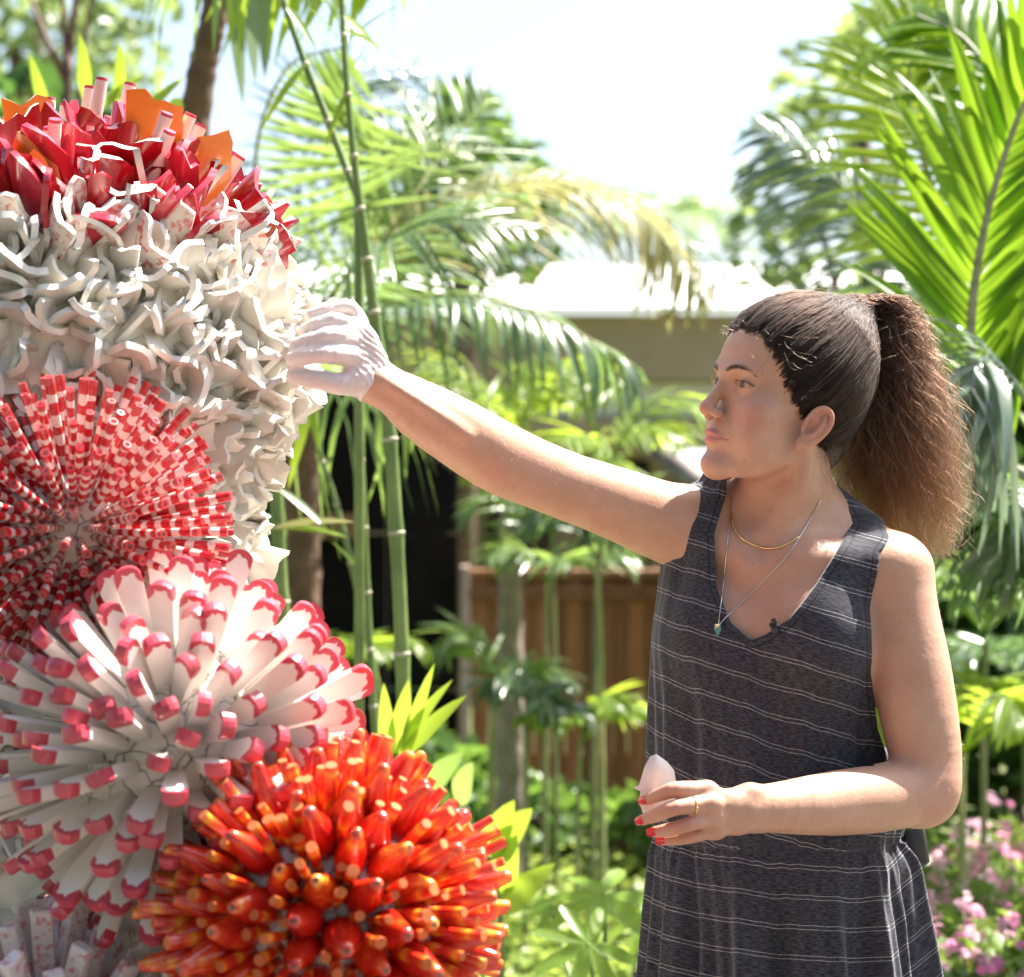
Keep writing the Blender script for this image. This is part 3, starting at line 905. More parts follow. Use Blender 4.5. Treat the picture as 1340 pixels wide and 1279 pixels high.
# unseen trees out of view, added to block sky light and deepen shade
for i_, (x_, y_, h_, w_) in enumerate(((-4.5, -3.5, 4.2, 2.4), (-.5, -5.0, 5.0, 2.8), (4.0, -4.2, 4.4, 2.5), (-6.5, 1.5, 4.4, 2.2))):
    e = empty('sky_blocker_tree', (x_, y_, 0), ('unseen broad tree at the terrace corner, added to block sky light', 'tallest unseen broad tree, added to block sky light', 'unseen broad tree at the far terrace corner, added to block sky light', 'unseen broad tree far left of the column, added to block sky light')[i_], 'tree', 'unseen trees added to block sky light')
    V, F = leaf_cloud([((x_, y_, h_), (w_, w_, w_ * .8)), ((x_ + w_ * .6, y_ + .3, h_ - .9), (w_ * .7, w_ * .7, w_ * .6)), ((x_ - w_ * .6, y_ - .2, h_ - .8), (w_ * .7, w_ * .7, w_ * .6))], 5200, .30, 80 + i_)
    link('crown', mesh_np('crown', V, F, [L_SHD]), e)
    trunk(e, [(x_, y_, 0), (x_ + .1, y_, h_ * .5), (x_, y_, h_)], [.22, .17, .10], BARK, 12, 8)
# dark forked stems of the hazy tree
st = empty('red_stem_shrub', base_of(88, 7.5), 'bare reddish stems forking above the red shards', 'shrub')
RSTEM = simple_mat('red_brown_stem', (.19, .07, .05), (.09, .045, .04), 12, .7)
for pts_, r_ in (([(90, 700, 7.5), (88, 120, 7.5), (92, 60, 7.5), (105, -40, 7.5)], .020), ([(88, 110, 7.5), (60, 50, 7.5), (30, -30, 7.6)], .013), ([(90, 100, 7.5), (84, 30, 7.5), (80, -40, 7.5)], .012), ([(90, 300, 7.5), (110, 60, 7.4), (130, -40, 7.4)], .010)):
    A = [P(*q) for q in pts_]
    if pts_[0][1] == 700: A = [base_of(88, 7.5)] + A
    MB().tube([Vector(v) for v in catmull([tuple(a) for a in A], 18)], list(np.linspace(r_, r_ * .5, 18)), 7).build('stem', RSTEM, st)

# ---- ground cover and grass
r_ = np.random.default_rng(21)
n = 9000
d = r_.uniform(5.0, 8.4, n); px = r_.uniform(430, 1500, n)
x = (px - 670) / FPX * d
h = np.abs(r_.normal(0, .05, n)) + .02 + .14 * r_.random(n) ** 3
C = np.stack([x, d, h], -1)
dd = r_.normal(size=(n, 3)); dd[:, 2] = np.abs(dd[:, 2]) * .5; dd /= np.linalg.norm(dd, axis=1, keepdims=True)
u = np.cross(dd, r_.normal(size=(n, 3)) * .4 + np.array((0, 0, 1))); u /= np.linalg.norm(u, axis=1, keepdims=True)
L = r_.uniform(.03, .075, (n, 1)); W = L * .34
V = np.stack([C - dd * L * .5, C + u * W, C + dd * L * .5 - np.array((0, 0, .01)), C - u * W], 1).reshape(-1, 3)
F = np.arange(4 * n).reshape(-1, 4); F = np.concatenate([F[:, [0, 1, 2]], F[:, [0, 2, 3]]])
L_GC = leaf_mat('ground_cover_leaf', (.14, .21, .04), (.27, .34, .08), .45, (.55, .68, .12), scale=5)
tag(link('ground_cover', mesh_np('ground_cover', V, F, [L_GC])), 'low bright leafy ground cover on the lawn', 'ground cover', kind='stuff')
n = 16000
d = r_.uniform(6.0, 8.5, n); px = r_.uniform(380, 1550, n); x = (px - 670) / FPX * d
hh = r_.uniform(.04, .11, n); a = r_.uniform(0, 6.28, n); ln = r_.normal(0, .025, (n, 2))
b0 = np.stack([x - .003 * np.cos(a), d - .003 * np.sin(a), np.zeros(n)], -1); b1 = np.stack([x + .003 * np.cos(a), d + .003 * np.sin(a), np.zeros(n)], -1)
tp = np.stack([x + ln[:, 0], d + ln[:, 1], hh], -1)
V = np.stack([b0, b1, tp], 1).reshape(-1, 3); F = np.arange(3 * n).reshape(-1, 3)
tag(link('grass', mesh_np('grass', V, F, [L_GC])), 'short sunlit grass of the lawn', 'grass', kind='stuff')

# ---- pink flowers
PETAL, nt, b = newmat('pink_petal')
nt.links.new(ramp(nt, objrand(nt), [(0, (.70, .18, .40)), (.5, (.78, .36, .54)), (1, (.80, .56, .66))]), b.inputs['Base Color'])
b.inputs['Roughness'].default_value = .5
tr = N(nt, 'ShaderNodeBsdfTranslucent'); tr.inputs[0].default_value = (.85, .30, .52, 1)
mx = N(nt, 'ShaderNodeMixShader'); mx.inputs[0].default_value = .35
nt.links.new(b.outputs[0], mx.inputs[1]); nt.links.new(tr.outputs[0], mx.inputs[2]); nt.links.new(mx.outputs[0], nt.nodes['Material Output'].inputs[0])
def flower_mesh(seed):
    q = random.Random(seed)
    vs, fs = [], []
    for k in range(11):                      # a head of small five-petalled flowers
        c = Vector((q.gauss(0, .013), q.gauss(0, .013), q.uniform(-.006, .010)))
        nr = Vector((c.x * 30, c.y * 30, 1)).normalized()
        F_ = zframe_p(c, nr, q.uniform(0, 6))
        for j in range(5):
            a = 2 * math.pi * j / 5
            b_ = len(vs)
            for rr, aa in ((0, 0), (.009, -.42), (.0125, 0), (.009, .42)):
                vs.append(F_ @ Vector((rr * math.cos(a + aa), rr * math.sin(a + aa), .15 * rr)))
            fs.append((b_, b_ + 1, b_ + 2, b_ + 3))
    return mesh_data('flower', vs, fs, (PETAL,))
def zframe_p(o, z, roll):
    z = Vector(z).normalized(); x_ = z.orthogonal().normalized()
    M = Matrix((x_, z.cross(x_), z)).transposed().to_4x4() @ Matrix.Rotation(roll, 4, 'Z')
    M.translation = Vector(o)
    return M
FM = [flower_mesh(i) for i in range(4)]
spots = [(1222, 1130, 5.9), (1262, 1100, 6.1), (1318, 1130, 5.8), (1340, 1070, 6.6), (1275, 1195, 5.3), (1345, 1225, 5.0), (1250, 1215, 5.1), (1310, 1170, 5.4), (1230, 1190, 5.2), (1285, 1150, 5.4), (1330, 1185, 5.2), (1240, 1120, 6.0), (1300, 1095, 6.3), (1345, 1110, 6.2), (1270, 1240, 4.8), (1325, 1255, 4.7), (1235, 1270, 4.7), (1215, 1060, 6.6), (1360, 1220, 4.9), (1390, 1150, 5.5), (1300, 1205, 5.0), (1255, 1165, 5.6)]
FL_LEAF = leaf_mat('flower_bed_leaf', (.09, .16, .03), (.17, .26, .05), .42, (.40, .55, .08), scale=6)
for i, (x_, y_, d_) in enumerate(spots):
    e = empty('flowering_plant', base_of(x_, d_), 'pink-flowered leafy plant in the sunny flower bed', 'flower', 'pink flowers in the bed')
    t = P(x_, y_, d_)
    V, F = leaf_cloud([((t.x, d_, t.z * .55), (.15, .14, t.z * .45))], 240, .065, 50 + i)
    link('foliage', mesh_np('foliage', V, F, [FL_LEAF]), e)
    for k in range(6):
        o = Vector((pr.gauss(0, .08), pr.gauss(0, .07), pr.uniform(-.08, .05)))
        tp_ = t + o
        f_ = link('flower', FM[k % 4], e, zframe_p(tp_, Vector((pr.gauss(0, .3), -.6 + pr.gauss(0, .3), 1)), pr.uniform(0, 6)) @ Matrix.Scale(pr.uniform(.6, .95), 4))
        MB().tube([(t.x + o.x * .3, d_, .02), ((tp_.x + t.x) / 2, tp_.y, tp_.z * .6), tuple(tp_)], [.004, .003, .002], 5).build('stalk', STEMG, f_)
# ---------------------------------------------------------------- ceramic sculpture
rnd = random.Random(11)
SX = 1.0
sculpture = empty('ceramic_sculpture', (P(110, 640, 2.95).x, 2.95, 0.0),
                  'tall white column of ceramic shards with spiny red, pink and orange clusters', 'sculpture')

def ceramic(name, c1, c2, rough=.22, scale=30, crackle=False, sss=.0, coat=.4, spk=None):
    m, nt, b = newmat(name)
    co = objco(nt)
    col = ramp(nt, noise_n(nt, co, scale, 4, .6), [(.3, c2), (.7, c1)])
    hs = N(nt, 'ShaderNodeHueSaturation')
    nt.links.new(math_n(nt, 'MULTIPLY_ADD', objrand(nt), .34, .80), hs.inputs['Value'])
    nt.links.new(col, hs.inputs['Color'])
    col = hs.outputs[0]
    if spk:
        s = noise_n(nt, geopos(nt), 95, 3, .6)
        col = mixc(nt, ramp(nt, s, [(.52, 0.0), (.60, .85)]), col, spk)
    if crackle:
        v = N(nt, 'ShaderNodeTexVoronoi', feature='DISTANCE_TO_EDGE')
        v.inputs['Scale'].default_value = 34
        wv = N(nt, 'ShaderNodeVectorMath', operation='ADD')
        nz = N(nt, 'ShaderNodeTexNoise'); nz.inputs['Scale'].default_value = 40
        sc_ = N(nt, 'ShaderNodeVectorMath', operation='SCALE'); sc_.inputs[3].default_value = .02
        nt.links.new(co, nz.inputs['Vector']); nt.links.new(nz.outputs['Color'], sc_.inputs[0])
        nt.links.new(co, wv.inputs[0]); nt.links.new(sc_.outputs[0], wv.inputs[1])
        nt.links.new(wv.outputs[0], v.inputs['Vector'])
        ln = ramp(nt, v.outputs['Distance'], [(.010, .8), (.024, 0.0)])
        col = mixc(nt, ln, col, (.11, .08, .06))
        bump(nt, b, ramp(nt, v.outputs['Distance'], [(.0, 0.0), (.05, 1.0)]), .6, .004)
    else:
        bump(nt, b, noise_n(nt, co, 90, 3, .6), .12, .002)
    nt.links.new(col, b.inputs['Base Color'])
    b.inputs['Roughness'].default_value = rough
    b.inputs['Coat Weight'].default_value = coat
    b.inputs['Coat Roughness'].default_value = .12
    b.inputs['Subsurface Weight'].default_value = sss
    b.inputs['Subsurface Scale'].default_value = .004
    return m
WHITE = ceramic('white_porcelain', (.72, .67, .59), (.63, .58, .50), .24)
RIMW = ceramic('broken_white_rim', (.77, .73, .67), (.68, .63, .57), .45, coat=.1)
SPECK = ceramic('speckled_porcelain', (.78, .70, .64), (.70, .62, .55), .28, spk=(.60, .10, .10))
REDG = ceramic('red_glaze', (.44, .006, .014), (.27, .003, .008), .16, coat=.8)
REDG_SUN = ceramic('sunlit_red_glaze', (.56, .035, .06), (.46, .012, .03), .2, coat=.8)  # same red glaze, with its sunlit pink-red put into the colour
ORNG = ceramic('orange_glaze', (.86, .26, .012), (.80, .19, .008), .2, coat=.8)
CREAM = ceramic('cream_core', (.80, .73, .66), (.73, .65, .58), .45, crackle=True, coat=.1)
CREAMW = ceramic('white_core', (.74, .69, .63), (.66, .61, .55), .45, crackle=True, coat=.1)
STICKP = ceramic('pale_pink_bisque', (.80, .66, .60), (.74, .57, .52), .45, coat=.1)
PINKT = ceramic('pink_tip', (.58, .055, .10), (.50, .04, .08), .35, coat=.3)
BARW = ceramic('bar_white', (.86, .80, .74), (.80, .73, .67), .4, coat=.2)
BARP = ceramic('bar_pink', (.60, .075, .105), (.50, .045, .075), .3, coat=.4)

def fib(n, jit=0.0):
    out = []
    g = math.pi * (3 - math.sqrt(5))
    for i in range(n):
        z = 1 - 2 * (i + .5) / n
        r = math.sqrt(1 - z * z)
        v = Vector((r * math.cos(g * i), r * math.sin(g * i), z))
        v += Vector((rnd.gauss(0, 1), rnd.gauss(0, 1), rnd.gauss(0, 1))) * jit
        out.append(v.normalized())
    return out

def zframe(o, z, xh=None, roll=0.0):
    z = Vector(z).normalized()
    xh = Vector(xh) if xh is not None else Vector((0, 0, 1)) if abs(z.z) < .9 else Vector((1, 0, 0))
    x = xh - z * xh.dot(z)
    if x.length < 1e-5:
        x = z.orthogonal()
    x.normalize()
    y = z.cross(x)
    M = Matrix((x, y, z)).transposed().to_4x4() @ Matrix.Rotation(roll, 4, 'Z')
    M.translation = Vector(o)
    return M

def shard_mesh(W, H, arc, th, seed, mats, tip='jag', flare=.15, twist=0.0):
    r_ = random.Random(seed)
    nu, nv = 7, 4
    tops = []
    if tip == 'point':
        for i in range(nu):
            tops.append(H * (1 - .55 * abs(i / (nu - 1) - .5 + r_.uniform(-.06, .06)) * 2))
    elif tip == 'slant':
        s = r_.uniform(-.4, .4)
        for i in range(nu):
            tops.append(H * (1 + s * (i / (nu - 1) - .5)))
    else:
        h = H
        for i in range(nu):
            if i % 2 == 0: h = H * r_.uniform(.72, 1.05)
            tops.append(h)
    vs, fs, mi = [], [], []
    rad = W / arc
    sgn = r_.choice((-1, 1)) if twist else 1
    def pt(i, j, off):
        u = i / (nu - 1)
        v = j / (nv - 1)
        a = (u - .5) * arc
        if twist:                                   # S-shaped piece
            x = (u - .5) * W * .9
            y = math.sin(u * math.pi * 2) * W * .20 * sgn + off
            k = 1 + flare * v
            return Vector((x * k, y * k, tops[i] * v))
        rr = rad * (1 + flare * v) + off
        return Vector((rr * math.sin(a), rr * math.cos(a) - rad, tops[i] * v + .12 * H * math.sin(u * 9 + seed) * v * .4))
    for off in (th / 2, -th / 2):
        for i in range(nu):
            for j in range(nv):
                vs.append(pt(i, j, off))
    n1 = nu * nv
    for i in range(nu - 1):
        for j in range(nv - 1):
            a = i * nv + j
            fs.append((a, a + nv, a + nv + 1, a + 1)); mi.append(0)
            fs.append((n1 + a, n1 + a + 1, n1 + a + nv + 1, n1 + a + nv)); mi.append(0)
    # rim: its own vertices, so its edge stays crisp
    loop = [(i, nv - 1) for i in range(nu)]
    loop = [(0, j) for j in range(nv)] + loop[1:] + [(nu - 1, j) for j in range(nv - 2, -1, -1)]
    base = len(vs)
    for i, j in loop:
        vs.append(pt(i, j, th / 2))
    for i, j in loop:
        vs.append(pt(i, j, -th / 2))
    L = len(loop)
    for k in range(L - 1):
        fs.append((base + k, base + k + 1, base + L + k + 1, base + L + k)); mi.append(1)
    return mesh_data('shard', vs, fs, mats, mi)

# ---- the shard-covered column
col_o = sculpture
E1 = (P(45, 470, 3.0), (.345, .345, .285))
E2 = (P(30, 700, 3.0), (.300, .300, .22))
E3 = (P(120, 1060, 2.95), (.285, .285, .34))
body_s = MB()
zs_ = np.linspace(0, 1, 60)
def env(p):
    return min(((Vector(p) - c).x / r[0]) ** 2 + ((Vector(p) - c).y / r[1]) ** 2 + ((Vector(p) - c).z / r[2]) ** 2 for c, r in (E1, E2, E3))
class E_(Ell):
    pass
_core = Solid()
for c_, r_ in (E1, E2, E3):
    _core.add(Ell(np.array(c_), np.array(r_) - .014), .015)
_core.add(Limb([(P(120, 640, 2.95).x, 2.95, .25), (P(110, 640, 2.95).x, 2.95, .6)], [.27, .27]), .08)
_core.add(Limb([(P(120, 640, 2.95).x, 2.95, .03), (P(110, 640, 2.95).x, 2.95, .3)], [.33, .26]), .08)
_core.cut(lambda p: .0 - p[..., 2], 0)
V, F = polygonise(_core, (-1.15, 2.4, -.03), (-.05, 3.5, 2.0), .018, 8)
column = link('column_core', mesh_np('column_core', V, F, [WHITE]), sculpture)

WS = [shard_mesh(rnd.uniform(.046, .066), rnd.uniform(.046, .060), rnd.uniform(.8, 2.3), rnd.uniform(.0072, .0095), 100 + i, (WHITE, RIMW), ('jag', 'slant', 'jag', 'point')[i % 4], rnd.uniform(-.1, .35), twist=(i % 4 == 3)) for i in range(16)]
SS = [shard_mesh(rnd.uniform(.055, .07), rnd.uniform(.055, .075), rnd.uniform(1.0, 2.6), .007, 200 + i, (SPECK, RIMW), ('jag', 'slant')[i % 2], .2) for i in range(5)]
RS = [shard_mesh((rnd.uniform(.055, .075) if i % 2 else rnd.uniform(.085, .105)), rnd.uniform(.07, .098), rnd.uniform(.6, 2.6), .0085, 300 + i, ((REDG, REDG_SUN), (REDG, RIMW), (REDG, REDG), (REDG_SUN, REDG_SUN), (REDG, RIMW))[i % 5], ('point', 'point', 'slant', 'jag')[i % 4], rnd.uniform(-.2, .25)) for i in range(14)]
OS = [shard_mesh(rnd.uniform(.060, .072), rnd.uniform(.11, .13), rnd.uniform(.6, 1.2), .010, 400 + i, (ORNG, ORNG), ('jag', 'slant', 'point')[i % 3], .05) for i in range(3)]
SHARD_N = {}
def seen(p, margin=170):
    px = 670 + p.x / p.y * FPX
    return px > -margin
SC_CENTRES = [(P(95, 700, 2.66), .115), (P(235, 985, 2.55), .15), (P(425, 1195, 2.45), .155)]
def shards_on(E, n, jit, k_in):
    c, r = E
    for v in fib(n, jit):
        p = c + Vector((v.x * r[0], v.y * r[1], v.z * r[2]))
        nrm = Vector((v.x / r[0], v.y / r[1], v.z / r[2])).normalized()
        tocam = (Vector((0, 0, CAMZ)) - p).normalized()
        if nrm.dot(tocam) < -.42 or not seen(p) or p.z < .45:
            continue
        if any((p - q).length < rr for q, rr in SC_CENTRES):
            continue
        others = [e for e in (E1, E2, E3) if e is not E]
        if any(sum(((p - oc)[i] / orr[i]) ** 2 for i in range(3)) < .97 for oc, orr in others):
            continue
        yield v, p, nrm
SHARDS = []
for E, n, k in ((E1, 1900, 0), (E2, 1250, 1), (E3, 800, 2)):
    for v, p, nrm in shards_on(E, n, .035, k):
        e = v.z + rnd.uniform(-.05, .05)
        if k == 0 and e > .54:
            continue                          # the crown of red pieces comes below
        if k == 0 and e > .45:
            me, nm, tilt = rnd.choice(SS), 'speckled_shard', .35
        else:
            me, nm, tilt = rnd.choice(WS), 'shard', .72
        d = nrm + Vector((rnd.gauss(0, tilt), rnd.gauss(0, tilt), rnd.gauss(0, tilt) + .12))
        M = zframe(p - nrm * .028, d, None, rnd.uniform(0, 6.283)) @ Matrix.Diagonal((rnd.uniform(.8, 1.1), rnd.uniform(.8, 1.1), rnd.uniform(.95, 1.2), 1))
        if nm == 'shard':
            px, py = 670 + p.x / p.y * FPX, 639.5 - (p.z - CAMZ) / p.y * FPX
            sc_ = nrm.dot((Vector((0, 0, CAMZ)) - p).normalized()) - (2 if px < -25 or py > 1290 else 0) - (1 if any((p - q).length < rr * 1.35 for q, rr in SC_CENTRES) else 0)
            SHARDS.append((sc_, len(SHARDS), me, M))
        else:
            link(nm, me, column, M)
SHARDS.sort(key=lambda t: -t[0])
for _, _, me, M in SHARDS[:285]:
    link('shard', me, column, M)
JV, JF, JM, off = [], [], [], 0
for _, _, me, M in SHARDS[285:]:
    A = np.array(M)
    v = np.array([q.co for q in me.vertices])
    JV.append(v @ A[:3, :3].T + A[:3, 3])
    JF += [tuple(i + off for i in f.vertices) for f in me.polygons]
    JM += [f.material_index for f in me.polygons]
    off += len(v)
jm = mesh_data('shard_mass', np.vstack(JV), JF, (WHITE, RIMW), JM)
tag(link('shard_mass', jm, column), kind='stuff')
c, r = E1
for v in fib(720, .03):
    if v.z < .49 - .07 * max(0, v.x) or v.z > .96:
        continue
    p = c + Vector((v.x * r[0], v.y * r[1], v.z * r[2]))
    nrm = Vector((v.x / r[0], v.y / r[1], v.z / r[2])).normalized()
    if not seen(p, 120) or nrm.dot((Vector((0, 0, CAMZ)) - p).normalized()) < -.55:
        continue
    d = nrm + Vector((rnd.gauss(0, .30), rnd.gauss(0, .30), rnd.gauss(0, .2) + .25))
    M = zframe(p - nrm * .03, d, Vector((1, 0, .1)), rnd.gauss(math.pi, 1.1))
    link('red_shard', rnd.choice(RS), column, M)
# pale sticks and orange pieces standing out of the top
def stick_mesh(L, rad, mats, n=12, tipL=.004):
    vs, fs, mi = [], [], []
    prof = [(0, rad * 1.02), (L - tipL, rad), (L, rad * .93)]
    for z, q in prof:
        for k in range(n):
            a = 2 * math.pi * k / n
            vs.append((q * math.cos(a), q * math.sin(a), z))
    for i in range(2):
        for k in range(n):
            fs.append((i * n + k, i * n + (k + 1) % n, (i + 1) * n + (k + 1) % n, (i + 1) * n + k)); mi.append(0 if i == 0 else 1)
    b = len(vs)
    vs += [(q * .93 * rad * math.cos(a) if False else rad * .93 * math.cos(2 * math.pi * k / n), rad * .93 * math.sin(2 * math.pi * k / n), L) for k in range(n)]
    fs.append(tuple(b + k for k in range(n))); mi.append(1)
    return mesh_data('stick', vs, fs, mats, mi)
STK = [stick_mesh(rnd.uniform(.12, .16), rnd.uniform(.0078, .0092), (STICKP, PINKT)) for _ in range(4)]
# (photo x, y of the tip, depth, lean)
for x, y, d in ((10, 138, 2.95), (28, 150, 2.90), (48, 143, 2.92), (65, 122, 3.02), (88, 122, 3.0), (66, 152, 2.86), (118, 117, 3.0), (133, 106, 2.98), (122, 148, 2.88), (170, 113, 3.02), (177, 128, 2.94),
                (72, 160, 2.82), (255, 138, 2.94), (270, 150, 2.97), (218, 152, 2.86), (228, 158, 2.84), (322, 192, 2.95), (-45, 125, 2.97), (-70, 135, 2.9)):
    tip = P(x, y, d)
    axis = (tip - (c + Vector((0, 0, -.02)))).normalized()
    axis = (axis + Vector((0, 0, .35))).normalized()
    link('stick', rnd.choice(STK), column, zframe(tip - axis * .135, axis))
for x, y, d, lean, roll, q in ((203, 110, 2.92, .05, 3.3, 0), (305, 160, 2.92, .70, 3.4, 2), (25, 160, 2.78, -.2, 2.8, 2), (38, 145, 2.92, -.1, 3.5, 1), (45, 182, 2.76, .1, 3.4, 2)):
    tip = P(x, y, d)
    axis = Vector((lean, -.15, 1)).normalized()
    link('orange_shard', OS[q], column, zframe(tip - axis * .115, axis, Vector((1, 0, 0)), roll))

# ---- red and white striped tubes
m, nt, b = newmat('red_white_stripes')
co = objco(nt); sp = N(nt, 'ShaderNodeSeparateXYZ'); nt.links.new(co, sp.inputs[0])
wob = noise_n(nt, geopos(nt), 60, 2, .5)
rv = objrand(nt)
ph = math_n(nt, 'ADD', math_n(nt, 'MULTIPLY', sp.outputs[2], 1.0), math_n(nt, 'MULTIPLY', wob, .010))
ph = math_n(nt, 'ADD', math_n(nt, 'DIVIDE', ph, .023), math_n(nt, 'MULTIPLY', rv, 7.0))
fr_ = math_n(nt, 'FRACT', ph)
big = noise_n(nt, geopos(nt), 24, 2, .5)
thr = math_n(nt, 'MULTIPLY_ADD', big, 1.1, .02)
st = math_n(nt, 'LESS_THAN', fr_, thr)
tip = math_n(nt, 'GREATER_THAN', sp.outputs[2], .1185)
st = math_n(nt, 'MAXIMUM', st, math_n(nt, 'MULTIPLY', tip, .92))
col = mixc(nt, st, (.74, .64, .59), (.48, .010, .018))
nt.links.new(col, b.inputs['Base Color'])
b.inputs['Roughness'].default_value = .22; b.inputs['Coat Weight'].default_value = .5
STRIPE = m
TUBEIN = ceramic('tube_inside', (.70, .30, .28), (.62, .16, .17), .4)
def tube_mesh(L, rad, n=10):
    vs, fs, mi = [], [], []
    prof = [(0, rad * .82), (L * .5, rad * .95), (L, rad), (L, rad * .62), (L - .006, rad * .55)]
    for z, q in prof:
        for k in range(n):
            a = 2 * math.pi * k / n
            vs.append((q * math.cos(a), q * math.sin(a), z))
    for i in range(4):
        for k in range(n):
            fs.append((i * n + k, i * n + (k + 1) % n, (i + 1) * n + (k + 1) % n, (i + 1) * n + k)); mi.append(0 if i < 3 else 1)
    fs.append(tuple(4 * n + k for k in range(n))); mi.append(1)
    me = mesh_data('striped_tube', vs, fs, (STRIPE, TUBEIN), mi)
    es = [False] * len(me.edges)
    for e in me.edges:
        za, zb = me.vertices[e.vertices[0]].co, me.vertices[e.vertices[1]].co
        if abs(za.z - L) < 1e-6 and abs(zb.z - L) < 1e-6:
            e.use_edge_sharp = True
    return me

def ball_core(name, c, rad, mat, sq=(1, 1, 1)):
    S = Solid().add(Ell(np.array(c), np.array(sq) * rad), 0)
    S.disp(lambda p, d: vnoise(p, 60) * .0015)
    V, F = polygonise(S, tuple(np.array(c) - rad * 1.2), tuple(np.array(c) + rad * 1.2), rad / 14, 8)
    return link(name, mesh_np(name, V, F, [mat]), sculpture)

def facing(c, v, lim=-.45):
    return v.dot((Vector((0, 0, CAMZ)) - c).normalized()) > lim

C1 = P(97, 695, 2.66)
striped = ball_core('striped_cluster', C1, .074, CREAM)
TU = [tube_mesh(.126, .0047 + .0004 * i) for i in range(3)]
for v in fib(390, .03):
    if not facing(C1, v, -.35):
        continue
    d = (v + Vector((rnd.gauss(0, .03), rnd.gauss(0, .03), rnd.gauss(0, .03)))).normalized()
    L = rnd.uniform(.90, 1.08) * (1.0 - .10 * max(0, -v.z))
    M = zframe(C1 + v * .058, d, None, rnd.uniform(0, 6.28)) @ Matrix.Diagonal((rnd.uniform(.9, 1.1), rnd.uniform(.9, 1.1), L, 1))
    link('striped_tube', TU[rnd.randrange(3)], striped, M)

# ---- white prongs dipped in pink
def prong_mesh(L, w, t, seed):
    """D-section bar, flat face to +Y, rounded end; pink band at the end, pink border on the flat face"""
    r_ = random.Random(seed)
    out = []
    nA = 7
    k0 = .55                                   # narrower at the root
    cz = L - w * .5
    o = [(-w / 2 * k0, 0.0), (-w / 2, cz - .012), (-w / 2, cz)]
    for i in range(1, nA):
        a = math.pi - math.pi * i / nA
        o.append((w / 2 * math.cos(a), cz + w * .36 * math.sin(a)))
    o += [(w / 2, cz), (w / 2, cz - .012), (w / 2 * k0, 0.0)]
    n = len(o)
    ins = []
    bw = .0058
    for i, (x, z) in enumerate(o):
        if z > cz - .001:
            vx, vz = x, z - cz
            l = math.hypot(vx, vz) or 1
            q = max(0, l - bw * r_.uniform(.6, 1.6))
            ins.append((vx / l * q, cz + vz / l * q - .002))
        else:
            ins.append((x * .72, z + (.004 if z > .01 else 0)))
    vs, fs, mi = [], [], []
    def ring(pts, y):
        b = len(vs)
        vs.extend([(x, y, z) for x, z in pts])
        return b
    f0 = ring(o, t * .5)
    f1 = ring(ins, t * .5)
    for i in range(n - 1):
        pink = 1 if min(o[i][1], o[i + 1][1]) > cz - .014 else 0
        fs.append((f0 + i, f0 + i + 1, f1 + i + 1, f1 + i)); mi.append(pink)
    fs.append(tuple(f1 + i for i in range(n))); mi.append(0)
    # sides and the rounded back
    rings = [ring(o, t * .5), ring([(x, z) for x, z in o], t * .05), ring([(x * .94, z - (.001 if z > cz - .001 else 0)) for x, z in o], -t * .36), ring([(x * .70, z - (.003 if z > cz - .001 else 0)) for x, z in o], -t * .5)]
    for a, b in zip(rings, rings[1:]):
        for i in range(n - 1):
            lim = cz - .013
            pink = 1 if min(o[i][1], o[i + 1][1]) > lim else 0
            fs.append((a + i, b + i, b + i + 1, a + i + 1)); mi.append(pink)
    e = rings[-1]
    h = n // 2
    for i in range(h - 1 if n % 2 == 0 else h):
        j = n - 2 - i
        if i + 1 < j:
            pink = 1 if min(o[i][1], o[i + 1][1]) > cz - .013 else 0
            fs.append((e + i, e + j + 1, e + j, e + i + 1)); mi.append(pink)
        elif i + 1 == j:
            fs.append((e + i, e + j + 1, e + j)); mi.append(1)
    me = mesh_data('prong', vs, fs, (BARW, BARP), mi, smooth=False)
    return me
C2 = P(232, 985, 2.55)
prongs = ball_core('prong_cluster', C2, .126, CREAM)
PR = [prong_mesh(.122 + .006 * i, (.0255 + .0018 * (i % 3)), .0155, 500 + i) for i in range(5)]
for v in fib(270, .03):
    if not facing(C2, v, -.5):
        continue
    d = (v + Vector((rnd.gauss(0, .055), rnd.gauss(0, .055), rnd.gauss(0, .055)))).normalized()
    s = max(-.2, min(1, (v.x + v.z) * .9))
    flat = Vector((rnd.gauss(0, .25), -1.0 * (s + .25), 1.0 - 1.2 * s + rnd.gauss(0, .2)))
    y = flat - d * flat.dot(d)
    y.normalize()
    x = y.cross(d)
    M = Matrix((x, y, d)).transposed().to_4x4()
    M.translation = C2 + v * (.104 - .012 * max(0, -v.y))
    M = M @ Matrix.Diagonal((1, 1, rnd.uniform(.80, .96), 1))
    link('prong', PR[rnd.randrange(5)], prongs, M)

